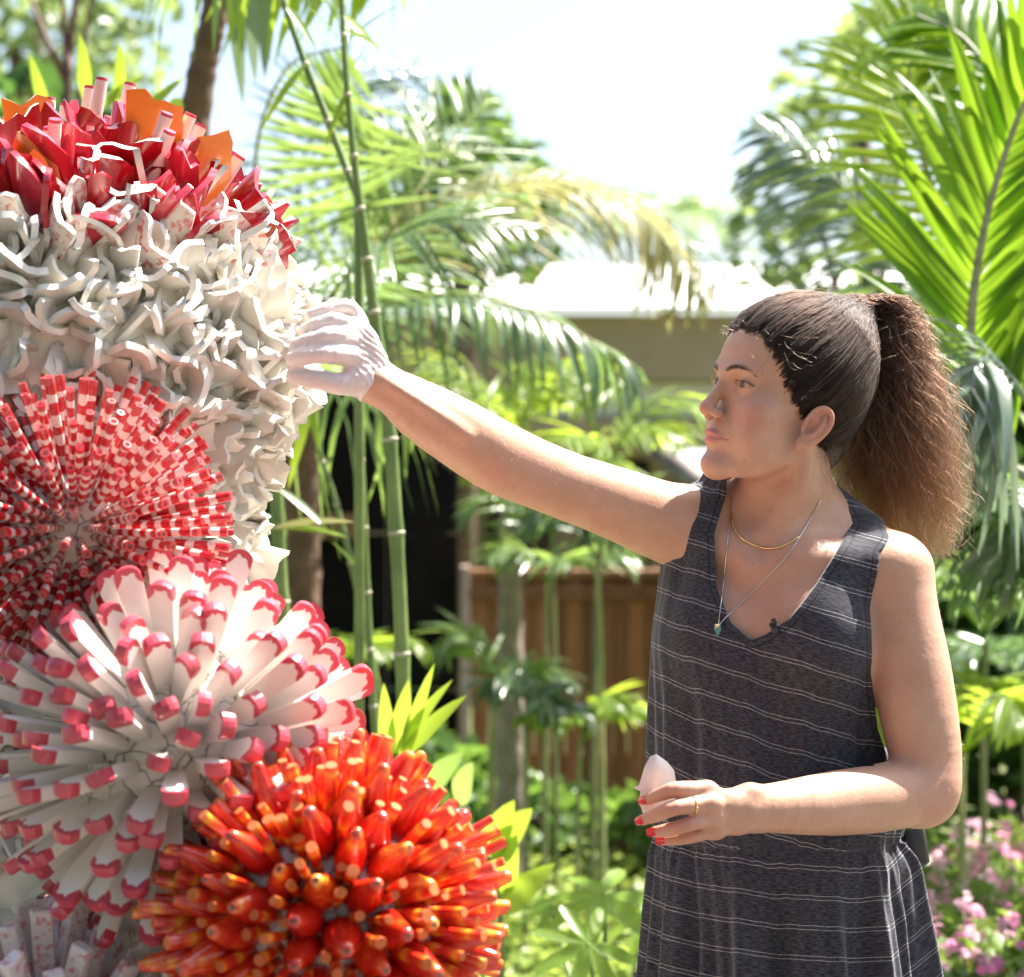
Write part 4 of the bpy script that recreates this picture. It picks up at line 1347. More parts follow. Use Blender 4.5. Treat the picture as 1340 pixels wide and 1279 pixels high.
# ---- orange cones and sticks
def flame_mat(name, stick):
    m, nt, b = newmat(name)
    co = objco(nt); sp = N(nt, 'ShaderNodeSeparateXYZ'); nt.links.new(co, sp.inputs[0])
    rv = objrand(nt)
    z = math_n(nt, 'DIVIDE', sp.outputs[2], .075)
    nz = noise_n(nt, geopos(nt), 38, 3, .6)
    if stick:
        f = math_n(nt, 'FRACT', math_n(nt, 'ADD', math_n(nt, 'MULTIPLY', z, 2.1), math_n(nt, 'ADD', math_n(nt, 'MULTIPLY', rv, 5.0), math_n(nt, 'MULTIPLY', nz, .5))))
        col = ramp(nt, f, [(0.0, (.56, .016, .010)), (.36, (.64, .045, .010)), (.50, (.78, .13, .012)), (.66, (.84, .36, .025)), (.80, (.78, .12, .02)), (1.0, (.58, .018, .012))])
    else:
        f = math_n(nt, 'ADD', nz, math_n(nt, 'MULTIPLY', z, .30))
        f = math_n(nt, 'ADD', f, math_n(nt, 'MULTIPLY', math_n(nt, 'SUBTRACT', rv, .5), .22))
        col = ramp(nt, f, [(.42, (.44, .006, .006)), (.70, (.56, .018, .007)), (.84, (.70, .075, .009)), (.96, (.82, .30, .02))])
        tipd = math_n(nt, 'GREATER_THAN', z, 1.009)
        col = mixc(nt, tipd, col, (.14, .05, .03))
    nt.links.new(col, b.inputs['Base Color'])
    b.inputs['Roughness'].default_value = .18
    b.inputs['Coat Weight'].default_value = .7; b.inputs['Coat Roughness'].default_value = .08
    bump(nt, b, noise_n(nt, co, 120, 3, .6), .10, .002)
    return m
CONE_M, STICK_M = flame_mat('flame_glaze', False), flame_mat('flame_stick_glaze', True)
STICK_T = ceramic('stick_end', (.56, .15, .03), (.50, .10, .03), .8, coat=0)
def cone_mesh(seed, n=12):
    r_ = random.Random(seed)
    prof = [(0, .0150), (.012, .0180), (.028, .0186), (.044, .0150), (.058, .0098), (.068, .0074), (.0738, .0058), (.0754, .0036), (.0760, .0020)]
    vs, fs = [], []
    bx, by = r_.uniform(-.006, .006), r_.uniform(-.006, .006)
    for z, q in prof:
        t = (z / .075) ** 2
        for k in range(n):
            a = 2 * math.pi * k / n
            vs.append((q * math.cos(a) + bx * t, q * math.sin(a) + by * t, z))
    for i in range(len(prof) - 1):
        for k in range(n):
            fs.append((i * n + k, i * n + (k + 1) % n, (i + 1) * n + (k + 1) % n, (i + 1) * n + k))
    fs.append(tuple((len(prof) - 1) * n + k for k in range(n)))
    return mesh_data('cone', vs, fs, (CONE_M,))
C3 = P(428, 1200, 2.45)
flames = ball_core('flame_cluster', C3, .132, CREAMW)
CN = [cone_mesh(600 + i) for i in range(5)]
SK = [stick_mesh(.078, .0060 + .0005 * i, (STICK_M, STICK_T), 10, .0012) for i in range(3)]
pts = [v for v in fib(760, .02) if facing(C3, v, -.42)]
rnd.shuffle(pts)
cones, sticks = [], []
for v in pts:
    if all((v - w).length > .205 for w in cones):
        cones.append(v)
for v in pts:
    if all((v - w).length > .118 for w in cones) and all((v - w).length > .088 for w in sticks):
        sticks.append(v)
for v in cones:
    d = (v + Vector((rnd.gauss(0, .05), rnd.gauss(0, .05), rnd.gauss(0, .05) + .03))).normalized()
    M = zframe(C3 + v * .121, d, None, rnd.uniform(0, 6.28)) @ Matrix.Diagonal((rnd.uniform(.92, 1.22), rnd.uniform(.92, 1.22), rnd.uniform(.80, 1.14), 1))
    link('cone', CN[rnd.randrange(5)], flames, M)
for v in sticks:
    d = (v + Vector((rnd.gauss(0, .06), rnd.gauss(0, .06), rnd.gauss(0, .06) + .03))).normalized()
    M = zframe(C3 + v * .119, d, None, rnd.uniform(0, 6.28)) @ Matrix.Diagonal((rnd.uniform(.72, 1.05), rnd.uniform(.72, 1.05), rnd.uniform(.66, 1.16), 1))
    link('flame_stick', SK[rnd.randrange(3)], flames, M)
print('cones', len(cones), len(sticks))

# ---- streaked white bars at the foot of the prongs, and white petals beside them
STREAK = ceramic('streaked_porcelain', (.74, .66, .64), (.62, .55, .54), .35, spk=(.62, .20, .24))
C4 = P(70, 1420, 2.52)
bars = ball_core('bar_cluster', C4, .10, CREAMW)
BR = []
for i in range(4):
    q = MB().box(-.011 - .001 * i, .011 + .001 * i, -.007, .007, 0, .125, 0, .002)
    BR.append(q.data('bar', [STREAK], False))
for v in fib(150, .03):
    if v.z < -.3 or not facing(C4, v, -.4):
        continue
    M = zframe(C4 + v * .09, (v + Vector((rnd.gauss(0, .06), rnd.gauss(0, .06), .1))).normalized(), None, rnd.uniform(0, 6.28))
    link('bar', BR[rnd.randrange(4)], bars, M @ Matrix.Diagonal((1, 1, rnd.uniform(.75, 1.0), 1)))
for x, y, d, dx, dz in ((235, 1240, 2.50, -.5, .7), (262, 1215, 2.52, .3, .8), (225, 1275, 2.48, -.8, .3), (270, 1262, 2.47, .5, .5), (205, 1210, 2.54, -.3, .9), (245, 1290, 2.44, .1, .9), (215, 1300, 2.46, -.6, .6), (285, 1300, 2.44, .6, .8), (180, 1255, 2.52, -.2, .9)):
    link('shard', rnd.choice(WS), column, zframe(P(x, y + 20, d), Vector((dx, -.5, dz)), None, rnd.uniform(0, 6.28)) @ Matrix.Diagonal((.95, .95, .95, 1)))
# ---------------------------------------------------------------- the woman
def A3(px, py, d):
    return np.array(P(px, py, d))

HEAD_O = A3(1023, 540, 3.0)
HEAD_R = rotm(R(116), R(10), R(-5))
HEAD_K = 0.00105
def hd(prim):
    return Local(prim, HEAD_O, HEAD_R, HEAD_K)
def hw(x, y, z):
    """head-local millimetres to world"""
    return HEAD_O + HEAD_R @ (np.array([x, y, z], float) * HEAD_K)

EZ, MZ = 22.0, -47.0       # height of the eyes and of the mouth line

def head_ops(S):
    k = 0.001
    def a(prim, kk): S.add(hd(prim), kk * k)
    def s(prim, kk): S.sub(hd(prim), kk * k)
    a(Ell((0, -8, 54), (71, 91, 87)), 0)
    a(Ell((0, 28, 52), (59, 64, 62)), 20)
    a(Ell((0, 32, -10), (57, 55, 66)), 20)
    a(Ell((0, 36, -50), (43, 44, 40)), 18)
    for q in (-1, 1):
        a(Ell((q * 42, 56, -8), (19, 21, 18)), 22)
        a(Limb([(q * 49, 0, -40), (q * 43, 16, -56), (q * 27, 56, -76), (q * 9, 76, -82)], [11, 11, 11, 12], 9), 24)
        a(Ell((q * 37, 52, -38), (21, 25, 27)), 20)
    a(Ell((0, 81, -80), (12.5, 14.5, 13)), 16)
    a(Ell((0, 73, MZ + 4), (27, 20, 22)), 15)
    a(Limb([(-40, 72, EZ + 15), (-26, 84, EZ + 17), (-10, 88.5, EZ + 14), (10, 88.5, EZ + 14), (26, 84, EZ + 17), (40, 72, EZ + 15)], [6, 7, 6.5, 6.5, 7, 6], 12), 13)
    for q in (-1, 1):
        s(Ell((q * 33, 92, EZ - 1), (17, 13, 11)), 9)
    a(Limb([(0, 84, EZ + 10), (0, 90, EZ - 1), (0, 98, 3), (0, 105, -12)], [7, 6.4, 7.0, 8.2], 10), 9)
    a(Ell((0, 105.5, -15.5), (9.0, 10.5, 8.6)), 5)
    for q in (-1, 1):
        a(Ell((q * 10.5, 96, -19), (6.0, 8.5, 6.2)), 4)
        s(Ell((q * 6.0, 102, -25.5), (2.8, 5.0, 2.6)), 2)
        # lids: a shell over the eyeball with an almond opening
        a(Ell((q * 31, 71, EZ), (13.8, 13.8, 13.8)), 4)
        s(Ell((q * 32, 88, EZ - 1.0), (14.4, 10, 4.9), rotm(0, 0, R(-q * 4))), 1.2)
        s(Limb([(q * 20, 83, EZ + 4), (q * 31, 85.8, EZ + 7.2), (q * 43, 77, EZ + 3.5)], [0.9, 1.0, 0.9], 8), 1.6)
    a(Ell((0, 101, -26), (4.3, 6, 4)), 4)
    # lips
    m = MZ
    a(Limb([(-22, 84, m), (-11, 92.8, m + 3), (-4, 96.5, m + 4.6), (0, 96, m + 4.0), (4, 96.5, m + 4.6), (11, 92.8, m + 3), (22, 84, m)], [1.8, 3.2, 3.9, 3.7, 3.9, 3.2, 1.8], 14), 3)
    a(Limb([(-20, 85, m - 2), (-10, 91.8, m - 5), (0, 94, m - 5.6), (10, 91.8, m - 5), (20, 85, m - 2)], [1.8, 4.0, 5.0, 4.0, 1.8], 12), 3)
    s(Limb([(-25.5, 83.5, m - .6), (-11, 96, m - .1), (0, 100, m), (11, 96, m - .1), (25.5, 83.5, m - .6)], [1.3, 1.1, 1.0, 1.1, 1.3], 12), 1.6)
    s(Ell((0, 98.5, m - 18.5), (14, 5.0, 4.5)), 8)
    s(Limb([(0, 101, -32), (0, 102.5, m + 11)], [1.6, 1.8]), 3)
    # ears
    for q in (-1, 1):
        er = rotm(R(q * 34), R(20), 0)
        e = lambda pr: Local(pr, (q * 66, 3, -9), er, 0.98)
        a(e(Ell((q * 3, -13, 0), (4.5, 16, 26))), 5)
        s(e(Ell((q * 9.0, -8, -3), (8.0, 9.5, 14))), 2)
        s(e(Ell((q * 8.5, -14, 15), (5.0, 8, 8))), 2)
        a(e(Limb([(q * 6, 2, 2), (q * 6.5, -1, 17), (q * 7, -9, 26), (q * 7, -20, 25), (q * 7, -27, 14), (q * 6, -27, 0), (q * 5, -21, -14), (q * 4, -13, -24)], [2.2, 2.8, 3.2, 3.4, 3.3, 3.0, 2.8, 3.0], 20)), 2.0)
        a(e(Limb([(q * 7, -17, 18), (q * 7, -18.5, 6), (q * 6.5, -15, -9), (q * 6, -8, -15)], [2.0, 2.6, 2.6, 2.4], 10)), 2.5)
        a(e(Ell((q * 3.5, -8, -25), (4.2, 8, 8.5))), 4)
        a(e(Ell((q * 5, 1, -4), (3.2, 3.6, 6))), 3)

# torso frame: faces the camera, turned a little towards the sculpture
TOR_O = A3(1015, 860, 3.04)
TOR_R = rotm(R(180 + 340), 0, 0)   # columns: local axes; +Y local = forward
SH_R, SH_L = A3(897, 692, 3.05), A3(1172, 752, 2.99)

RARM = [SH_R, A3(850, 676, 3.03), A3(795, 655, 3.00), A3(725, 630, 2.97), A3(655, 600, 2.935), A3(600, 567, 2.91), A3(555, 540, 2.89), A3(520, 516, 2.875), A3(493, 500, 2.865)]
RARM_R = [.055, .0515, .0465, .0440, .0460, .0435, .0385, .0300, .0252]
LARM = [SH_L, A3(1180, 800, 2.98), A3(1192, 870, 2.97), A3(1203, 940, 2.96), A3(1212, 1000, 2.955), A3(1207, 1040, 2.95)]
LARM_R = [.050, .0475, .0505, .050, .0455, .043]
LFOR = [A3(1210, 1030, 2.95), A3(1160, 1043, 2.92), A3(1105, 1050, 2.88), A3(1050, 1055, 2.84), A3(1005, 1058, 2.81), A3(978, 1058, 2.795)]
LFOR_R = [.043, .0435, .041, .0355, .0295, .0265]

def t3(x, y, z):
    return TOR_O + TOR_R @ np.array([x, y, z], float)

def torso_prims():
    return [
        (Limb([A3(1040, 560, 3.03), A3(1034, 625, 3.02), A3(1024, 700, 3.045)], [.050, .051, .060], 6), .02),
        (Ell(t3(0, 0.0, .02), (.145, .095, .17), TOR_R), .04),
        (Ell(t3(0, .0, -.25), (.140, .10, .17), TOR_R), .06),
        (Ell(t3(0, -.01, -.42), (.165, .115, .17), TOR_R), .06),
        (Limb([A3(1050, 660, 3.07), A3(1110, 705, 3.05), A3(1165, 742, 3.01)], [.045, .042, .042], 6), .045),
        (Limb([A3(1010, 660, 3.07), A3(950, 675, 3.06), A3(905, 685, 3.05)], [.045, .042, .044], 6), .045),
        (Limb([A3(1000, 730, 2.985), A3(1080, 738, 2.965), A3(1160, 745, 2.975)], [.020, .022, .03], 6), .04),
        (Limb([A3(975, 730, 2.99), A3(930, 710, 3.01), A3(900, 695, 3.03)], [.020, .022, .03], 6), .04),
        (Ell(t3(.068, .062, .03), (.062, .055, .066), TOR_R), .04),
        (Ell(t3(-.068, .062, .03), (.062, .055, .066), TOR_R), .04),
    ]

def finger(S, pts, rad, k=.004):
    S.add(Limb(pts, rad, 10), k)

LHAND = {   # her left hand, back of the hand to the camera, fingers curled round the shard
    'index': ([A3(925, 1034, 2.765), A3(886, 1033, 2.745), A3(866, 1039, 2.752), A3(846, 1047, 2.768)], [.0108, .0092, .0085, .0068]),
    'middle': ([A3(930, 1052, 2.755), A3(886, 1057, 2.735), A3(864, 1065, 2.742), A3(842, 1073, 2.758)], [.0108, .0095, .0087, .0070]),
    'ring': ([A3(932, 1070, 2.760), A3(902, 1079, 2.740), A3(880, 1085, 2.745), A3(857, 1089, 2.758)], [.0102, .0090, .0083, .0067]),
    'pinky': ([A3(936, 1086, 2.772), A3(910, 1094, 2.757), A3(890, 1098, 2.760), A3(868, 1100, 2.770)], [.0092, .0080, .0072, .0060]),
    'thumb': ([A3(955, 1048, 2.80), A3(912, 1040, 2.815), A3(880, 1042, 2.808), A3(852, 1054, 2.795)], [.0135, .0115, .0100, .0080]),
}
RHAND = {   # her right hand in the glove, pinching the edge of the sculpture
    'pinky': ([A3(472, 424, 2.875), A3(458, 403, 2.87), A3(432, 404, 2.862), A3(408, 412, 2.86)], [.0088, .0082, .0074, .0062]),
    'ring': ([A3(470, 436, 2.86), A3(443, 421, 2.848), A3(420, 424, 2.845), A3(400, 432, 2.85)], [.0095, .0090, .0080, .0068]),
    'middle': ([A3(466, 450, 2.85), A3(437, 440, 2.832), A3(412, 445, 2.83), A3(388, 452, 2.838)], [.0100, .0095, .0086, .0072]),
    'index': ([A3(465, 468, 2.845), A3(436, 464, 2.825), A3(410, 465, 2.822), A3(383, 469, 2.83)], [.0105, .0098, .0088, .0074]),
    'thumb': ([A3(478, 500, 2.85), A3(447, 503, 2.835), A3(415, 497, 2.83), A3(385, 492, 2.835)], [.0150, .0120, .0102, .0082]),
}

def hand_ops(S):
    # left: palm slab between wrist and knuckles
    S.add(Limb([A3(982, 1058, 2.795), A3(955, 1058, 2.775), A3(932, 1050, 2.764)], [.026, .024, .018], 6, nrm=(0, 1, 0), sq=.60), .012)
    S.add(Limb([A3(960, 1068, 2.780), A3(936, 1075, 2.770)], [.022, .016], None, nrm=(0, 1, 0), sq=.6), .010)
    for n, (p, r) in LHAND.items():
        finger(S, p, r, .006)
    for n in ('index', 'middle', 'ring', 'pinky'):      # knuckles and tendons
        p = LHAND[n][0]
        S.add(Ell(p[0] + np.array((0, -.004, 0)), (.011, .007, .0095)), .010)
        S.add(Limb([p[0] + np.array((0, -.004, 0)), A3(968, 1055, 2.775)], [.0042, .003]), .010)
    S.add(Ell(A3(984, 1036, 2.785), (.009, .008, .008)), .012)
    # right
    S.add(Limb([A3(492, 499, 2.865), A3(478, 478, 2.862), A3(470, 450, 2.862)], [.0262, .027, .024], 6, nrm=(.35, 1, .2), sq=.62), .012)
    S.add(Limb([A3(485, 503, 2.855), A3(470, 490, 2.85)], [.021, .018], None), .012)
    for n, (p, r) in RHAND.items():
        finger(S, p, r, .006)

BODY = Solid()
head_ops(BODY)
for pr, k in torso_prims():
    BODY.add(pr, k)
# sterno-mastoid and collar-bone relief
BODY.add(Limb([hw(-50, -10, -30), A3(1045, 640, 2.965), A3(1000, 712, 2.985)], [.012, .013, .010], 8), .02)
BODY.add(Limb(RARM, RARM_R, 22), .02)
BODY.add(Limb(LARM, LARM_R, 16), .022)
BODY.add(Limb(LFOR, LFOR_R, 14), .014)
hand_ops(BODY)
BODY.sub(Limb([A3(1152, 975, 2.925), A3(1172, 985, 2.908), A3(1192, 1000, 2.906)], [.002, .0028, .002], 6), .008)
BODY.add(Limb([A3(500, 497, 2.84), A3(560, 535, 2.852), A3(610, 570, 2.87)], [.002, .003, .004], 6), .016)
BODY.sub(Ell(A3(992, 716, 2.952), (.012, .014, .012)), .02)
BODY.disp(lambda p, d: vnoise(p, 55.0) * .0004)

def skin_material():
    m, nt, b = newmat('skin')
    at = N(nt, 'ShaderNodeAttribute', attribute_name='tint')
    co = geopos(nt)
    f = noise_n(nt, co, 26, 4, 0.6)
    base = ramp(nt, f, [(0.3, (0.48, 0.262, 0.172)), (0.7, (0.56, 0.328, 0.228))])
    f2 = noise_n(nt, co, 420, 2, 0.5)
    base = mixc(nt, math_n(nt, 'MULTIPLY', ramp(nt, f2, [(0.62, 0.0), (0.76, 1.0)]), 0.26), base, (0.33, 0.15, 0.09))
    sep = N(nt, 'ShaderNodeSeparateColor')
    nt.links.new(at.outputs['Color'], sep.inputs[0])
    base = mixc(nt, sep.outputs[0], base, (0.56, 0.19, 0.165))        # blood: lips, knuckles, cheeks, ears
    base = mixc(nt, sep.outputs[1], base, (0.030, 0.016, 0.011))      # brow and lash line
    nt.links.new(base, b.inputs['Base Color'])
    b.inputs['Roughness'].default_value = 0.42
    b.inputs['Specular IOR Level'].default_value = 0.42
    b.inputs['Subsurface Weight'].default_value = 0.12
    b.inputs['Subsurface Radius'].default_value = (1.0, 0.35, 0.2)
    b.inputs['Subsurface Scale'].default_value = 0.008
    bump(nt, b, math_n(nt, 'ADD', noise_n(nt, co, 900, 3, 0.6), math_n(nt, 'MULTIPLY', noise_n(nt, co, 160, 3, 0.6), 1.5)), 0.30, 0.0012)
    return m

def gauss(d, s):
    return np.exp(-(d / s) ** 2)

def body_tint(V):
    L = ((V - HEAD_O) @ HEAD_R) / HEAD_K
    x, y, z = L[:, 0], L[:, 1], L[:, 2]
    red = np.zeros(len(V)); dark = np.zeros(len(V))
    near = (np.abs(x) < 80) & (y > 45) & (np.abs(z) < 130)
    F2 = L[near] * np.array([1, .22, 1])           # face features, nearly ignoring depth
    def line(pts, rad, n=14):
        return Limb(np.array(pts, float) * np.array([1, .22, 1]), rad, n)(F2)
    m = MZ
    lip = np.minimum(line([(-21, 85, m + .5), (-11, 96, m + 2.6), (-4, 101, m + 4.0), (0, 100, m + 3.4), (4, 101, m + 4.0), (11, 96, m + 2.6), (21, 85, m + .5)], [1.0, 2.8, 3.6, 3.2, 3.6, 2.8, 1.0]),
                     line([(-19, 86, m - 1.5), (-10, 97, m - 4.4), (0, 101, m - 5.0), (10, 97, m - 4.4), (19, 86, m - 1.5)], [1.0, 4.0, 5.0, 4.0, 1.0]))
    red[near] = np.maximum(red[near], np.clip(0.6 - lip / 1.8, 0, 0.85))
    for q in (-1, 1):
        red = np.maximum(red, 0.36 * gauss(np.sqrt((x - q * 50) ** 2 + (y - 66) ** 2 + (z + 20) ** 2), 24))
        red = np.maximum(red, 0.40 * gauss(np.sqrt((x - q * 82) ** 2 + (y + 14) ** 2 + (z + 8) ** 2), 30))
        br = line([(q * 11, 96, EZ + 14), (q * 24, 92, EZ + 18.5), (q * 36, 82, EZ + 19), (q * 47, 68, EZ + 14)], [2.4, 2.9, 2.2, .8])
        dark[near] = np.maximum(dark[near], np.clip(0.46 - br / 2.6, 0, 0.62) * (L[near][:, 1] > 52))
        ll = line([(q * 19.5, 83, EZ - 2.5), (q * 25, 85.2, EZ + 2.2), (q * 32, 84.8, EZ + 3.8), (q * 40, 80, EZ + 2.4), (q * 46, 74, EZ - 1)], [.5, .8, 1.0, 1.0, .6])
        dark[near] = np.maximum(dark[near], np.clip(0.5 - ll / 1.0, 0, 0.85))
        l2 = line([(q * 20, 83, EZ - 3.5), (q * 30, 84.6, EZ - 5.2), (q * 40, 79.5, EZ - 4.2), (q * 45, 74, EZ - 2)], [.2, .3, .3, .2])
        dark[near] = np.maximum(dark[near], np.clip(0.2 - l2 / 1.5, 0, 0.3))
    red = np.maximum(red, 0.34 * gauss(np.sqrt(x ** 2 + (y - 112) ** 2 + (z + 17) ** 2), 17))
    red = np.maximum(red, 0.16 * gauss(np.sqrt(x ** 2 + (y - 92) ** 2 + (z + 82) ** 2), 22))
    for H in (LHAND, RHAND):
        for n, (p, r) in H.items():
            for j, w in ((1, .42), (3, .42), (0, .25)):
                red = np.maximum(red, w * gauss(np.linalg.norm(V - p[j], axis=1), .013))
    for c, s, w in ((A3(1235, 1040, 2.93), .045, .25), (A3(650, 612, 2.90), .02, .25), (A3(1160, 985, 2.93), .015, .3), (A3(990, 760, 2.95), .07, .16)):
        red = np.maximum(red, w * gauss(np.linalg.norm(V - c, axis=1), s))
    # a few moles
    for c in (hw(-61, 46, -30), hw(-44, 66, -70), hw(-60, 50, -16), A3(1000, 664, 2.97), A3(985, 735, 2.95)):
        d = np.linalg.norm(V - c, axis=1)
        j = d.argmin(); dark = np.maximum(dark, .34 * gauss(np.linalg.norm(V - V[j], axis=1), .0014) * (d[j] < .02))
    return red, dark

def color_attr(me, name, *chan):
    ca = me.attributes.new(name, 'FLOAT_COLOR', 'POINT')
    n = len(me.vertices)
    arr = np.ones((n, 4), np.float32)
    for i, c in enumerate(chan):
        arr[:, i] = c
    for i in range(len(chan), 3):
        arr[:, i] = 0
    ca.data.foreach_set('color', arr.ravel())

person = empty('person', P(1015, 640, 3.04) * 1.0, 'woman with a frizzy ponytail in a dark striped sleeveless dress reaching to the sculpture', 'person')
person.location = (P(1015, 640, 3.04).x, 3.04, 0.0)
SKIN = skin_material()
_lo = (A3(375, 700, 2.8)[0], 2.70, A3(0, 1125, 2.8)[2])
_hi = (A3(1275, 700, 3.0)[0], 3.22, A3(0, 370, 3.0)[2])
V, F = polygonise(BODY, _lo, _hi, 0.0019)
_in = (V[:, 0] > A3(885, 0, 3.0)[0]) & (V[:, 0] < A3(1130, 0, 3.0)[0]) & (V[:, 2] < A3(0, 880, 3.0)[2]) & (V[:, 1] > 2.90)
F = F[~_in[F].all(1)]                                  # nothing of the trunk below the bodice is ever seen
_use = np.zeros(len(V), bool); _use[F.ravel()] = True
F = (np.cumsum(_use) - 1)[F]; V = V[_use]
body_me = mesh_np('body', V, F, [SKIN])
_r, _d = body_tint(np.array([v.co for v in body_me.vertices]))
color_attr(body_me, 'tint', _r, _d)
body = link('body', body_me, person)
print('body', len(V), len(F))

# eyes
def eye_material():
    m, nt, b = newmat('eye')
    co = objco(nt)
    sp = N(nt, 'ShaderNodeSeparateXYZ'); nt.links.new(co, sp.inputs[0])
    r = math_n(nt, 'SQRT', math_n(nt, 'ADD', math_n(nt, 'POWER', sp.outputs[0], 2.0), math_n(nt, 'POWER', sp.outputs[2], 2.0)))
    r = math_n(nt, 'MULTIPLY', r, 1000.0 / 12.0)
    col = ramp(nt, r, [(0.0, (.004, .004, .004)), (0.20, (.004, .004, .004)), (0.23, (.055, .040, .022)), (0.42, (.035, .032, .024)), (0.47, (.02, .02, .02)), (0.51, (.50, .43, .39)), (1.0, (.46, .36, .32))])
    nt.links.new(col, b.inputs['Base Color'])
    b.inputs['Roughness'].default_value = 0.15
    b.inputs['Coat Weight'].default_value = 0.3
    return m
EYE = eye_material()
for q in (-1, 1):
    b_ = MB()
    nr, ns = 14, 20
    vs = [(0, .012, 0)]; fs = []
    for i in range(1, nr):
        th = math.pi * i / nr
        for j in range(ns):
            ph = 2 * math.pi * j / ns
            bul = .0006 if th < .5 else 0
            vs.append(((.012) * math.sin(th) * math.cos(ph), (.012 + bul) * math.cos(th), .012 * math.sin(th) * math.sin(ph)))
    vs.append((0, -.012, 0))
    for j in range(ns):
        fs.append((0, 1 + (j + 1) % ns, 1 + j))
        fs.append((len(vs) - 1, 1 + (nr - 2) * ns + j, 1 + (nr - 2) * ns + (j + 1) % ns))
    for i in range(nr - 2):
        for j in range(ns):
            fs.append((1 + i * ns + j, 1 + i * ns + (j + 1) % ns, 1 + (i + 1) * ns + (j + 1) % ns, 1 + (i + 1) * ns + j))
    b_.add(vs, fs)
    M = Matrix(HEAD_R.tolist()).to_4x4() @ Matrix.Rotation(R(-4), 4, 'Z') @ Matrix.Rotation(R(-9), 4, 'X')
    M.translation = Vector(hw(q * 31, 71.2, EZ))
    b_.build('eye', EYE, person, matrix=M)
# ---------------------------------------------------------------- dress
def poly_sdf(px, depth):
    """signed distance to a polygon given in photo pixels at one depth, extruded along the view of the torso"""
    A = np.array([[A3(x, y, depth)[0], A3(x, y, depth)[2]] for x, y in px])
    def f(p):
        q = p[..., [0, 2]]
        d = np.full(q.shape[:-1], 1e9); inside = np.zeros(q.shape[:-1], bool)
        for i in range(len(A)):
            a, b = A[i], A[(i + 1) % len(A)]
            e = b - a
            w = q - a
            t = np.clip((w @ e) / (e @ e), 0, 1)
            d = np.minimum(d, ((w - t[..., None] * e) ** 2).sum(-1))
            c1 = (a[1] <= q[..., 1]) & (b[1] > q[..., 1]) & (e[0] * w[..., 1] - e[1] * w[..., 0] > 0)
            c2 = (a[1] > q[..., 1]) & (b[1] <= q[..., 1]) & (e[0] * w[..., 1] - e[1] * w[..., 0] < 0)
            inside ^= (c1 | c2)
        d = np.sqrt(d)
        return np.where(inside, -d, d)
    return f

NECK = poly_sdf([(962, 560), (956, 648), (937, 700), (939, 770), (956, 815), (982, 838), (1000, 830), (1028, 809), (1065, 764), (1097, 717), (1124, 686), (1112, 640), (1100, 560)], 2.95)
ARM_L = poly_sdf([(1166, 640), (1165, 704), (1147, 724), (1135, 795), (1137, 850), (1141, 900), (1150, 955), (1164, 992), (1330, 992), (1330, 640)], 2.97)
ARM_R = poly_sdf([(908, 600), (900, 650), (878, 700), (859, 742), (856, 758), (700, 758), (700, 600)], 3.0)
WAIST_Z = A3(0, 1112, 2.95)[2]
_st = np.array([  # photo y, x of both edges, half depth
    (640, 930, 1080, .060), (720, 885, 1130, .085), (760, 866, 1146, .100), (830, 858, 1160, .112), (900, 855, 1172, .118), (1000, 854, 1182, .120), (1070, 856, 1190, .122), (1110, 859, 1190, .116),
    (1140, 857, 1200, .122), (1200, 852, 1210, .132), (1279, 849, 1218, .140), (1500, 845, 1228, .15), (1800, 835, 1240, .16), (1990, 830, 1245, .165)], float)
_zz = np.array([A3(0, r[0], 3.0)[2] for r in _st])[::-1]
_cx = np.array([A3((r[1] + r[2]) / 2, 0, 3.02)[0] for r in _st])[::-1]
_rx = np.array([(r[2] - r[1]) / 2 * 3.02 / FPX for r in _st])[::-1]
_ry = _st[::-1, 3]
DY = 3.055

def fold(p, ang):
    z = p[..., 2]
    up = np.clip((z - WAIST_Z) / .30, 0, 1)           # 0 at the waist, 1 at the bust
    dn = np.clip((WAIST_Z - z) / .22, 0, 1)
    near = np.exp(-((z - WAIST_Z) / .035) ** 2)
    w = np.sin(ang * 9 + 2.2 * np.sin(z * 5.0) + .5) + .7 * np.sin(ang * 17 + 1.7 + 2.0 * np.sin(z * 9 + 1)) + .4 * np.sin(ang * 31 + z * 3)
    v = np.sin(ang * 11 + .8 + 1.2 * np.sin(z * 4 + 2)) + .6 * np.sin(ang * 19 + 2.0) + .35 * np.sin(ang * 37 + 3 * np.sin(z * 6))
    g = np.sin(ang * 46 + 1.5 * np.sin(z * 40)) + .6 * np.sin(ang * 71)
    above = (z > WAIST_Z)
    return np.where(above, (.0018 + .0042 * (1 - up) * (1 - .5 * near)) * w, (.0040 + .0100 * dn) * v) + (near + .7 * np.exp(-((WAIST_Z - z) / .08) ** 2) * (z < WAIST_Z)) * .0016 * g

def drape(p):
    z = p[..., 2]
    cx, rx, ry = np.interp(z, _zz, _cx), np.interp(z, _zz, _rx), np.interp(z, _zz, _ry)
    x, y = p[..., 0] - cx, p[..., 1] - DY
    ang = np.arctan2(x / rx, -y / ry)
    k0 = np.sqrt((x / rx) ** 2 + (y / ry) ** 2) + 1e-9
    k1 = np.sqrt((x / rx ** 2) ** 2 + (y / ry ** 2) ** 2) + 1e-9
    d = np.clip(k0, 0, 3) * (k0 - 1) / k1
    nip = .007 * np.exp(-((z - WAIST_Z) / .016) ** 2)
    return d + nip - fold(p, ang), ang

class Off:
    def __init__(s, prim, o): s.p, s.o = prim, o
    def __call__(s, p): return s.p(p) - s.o

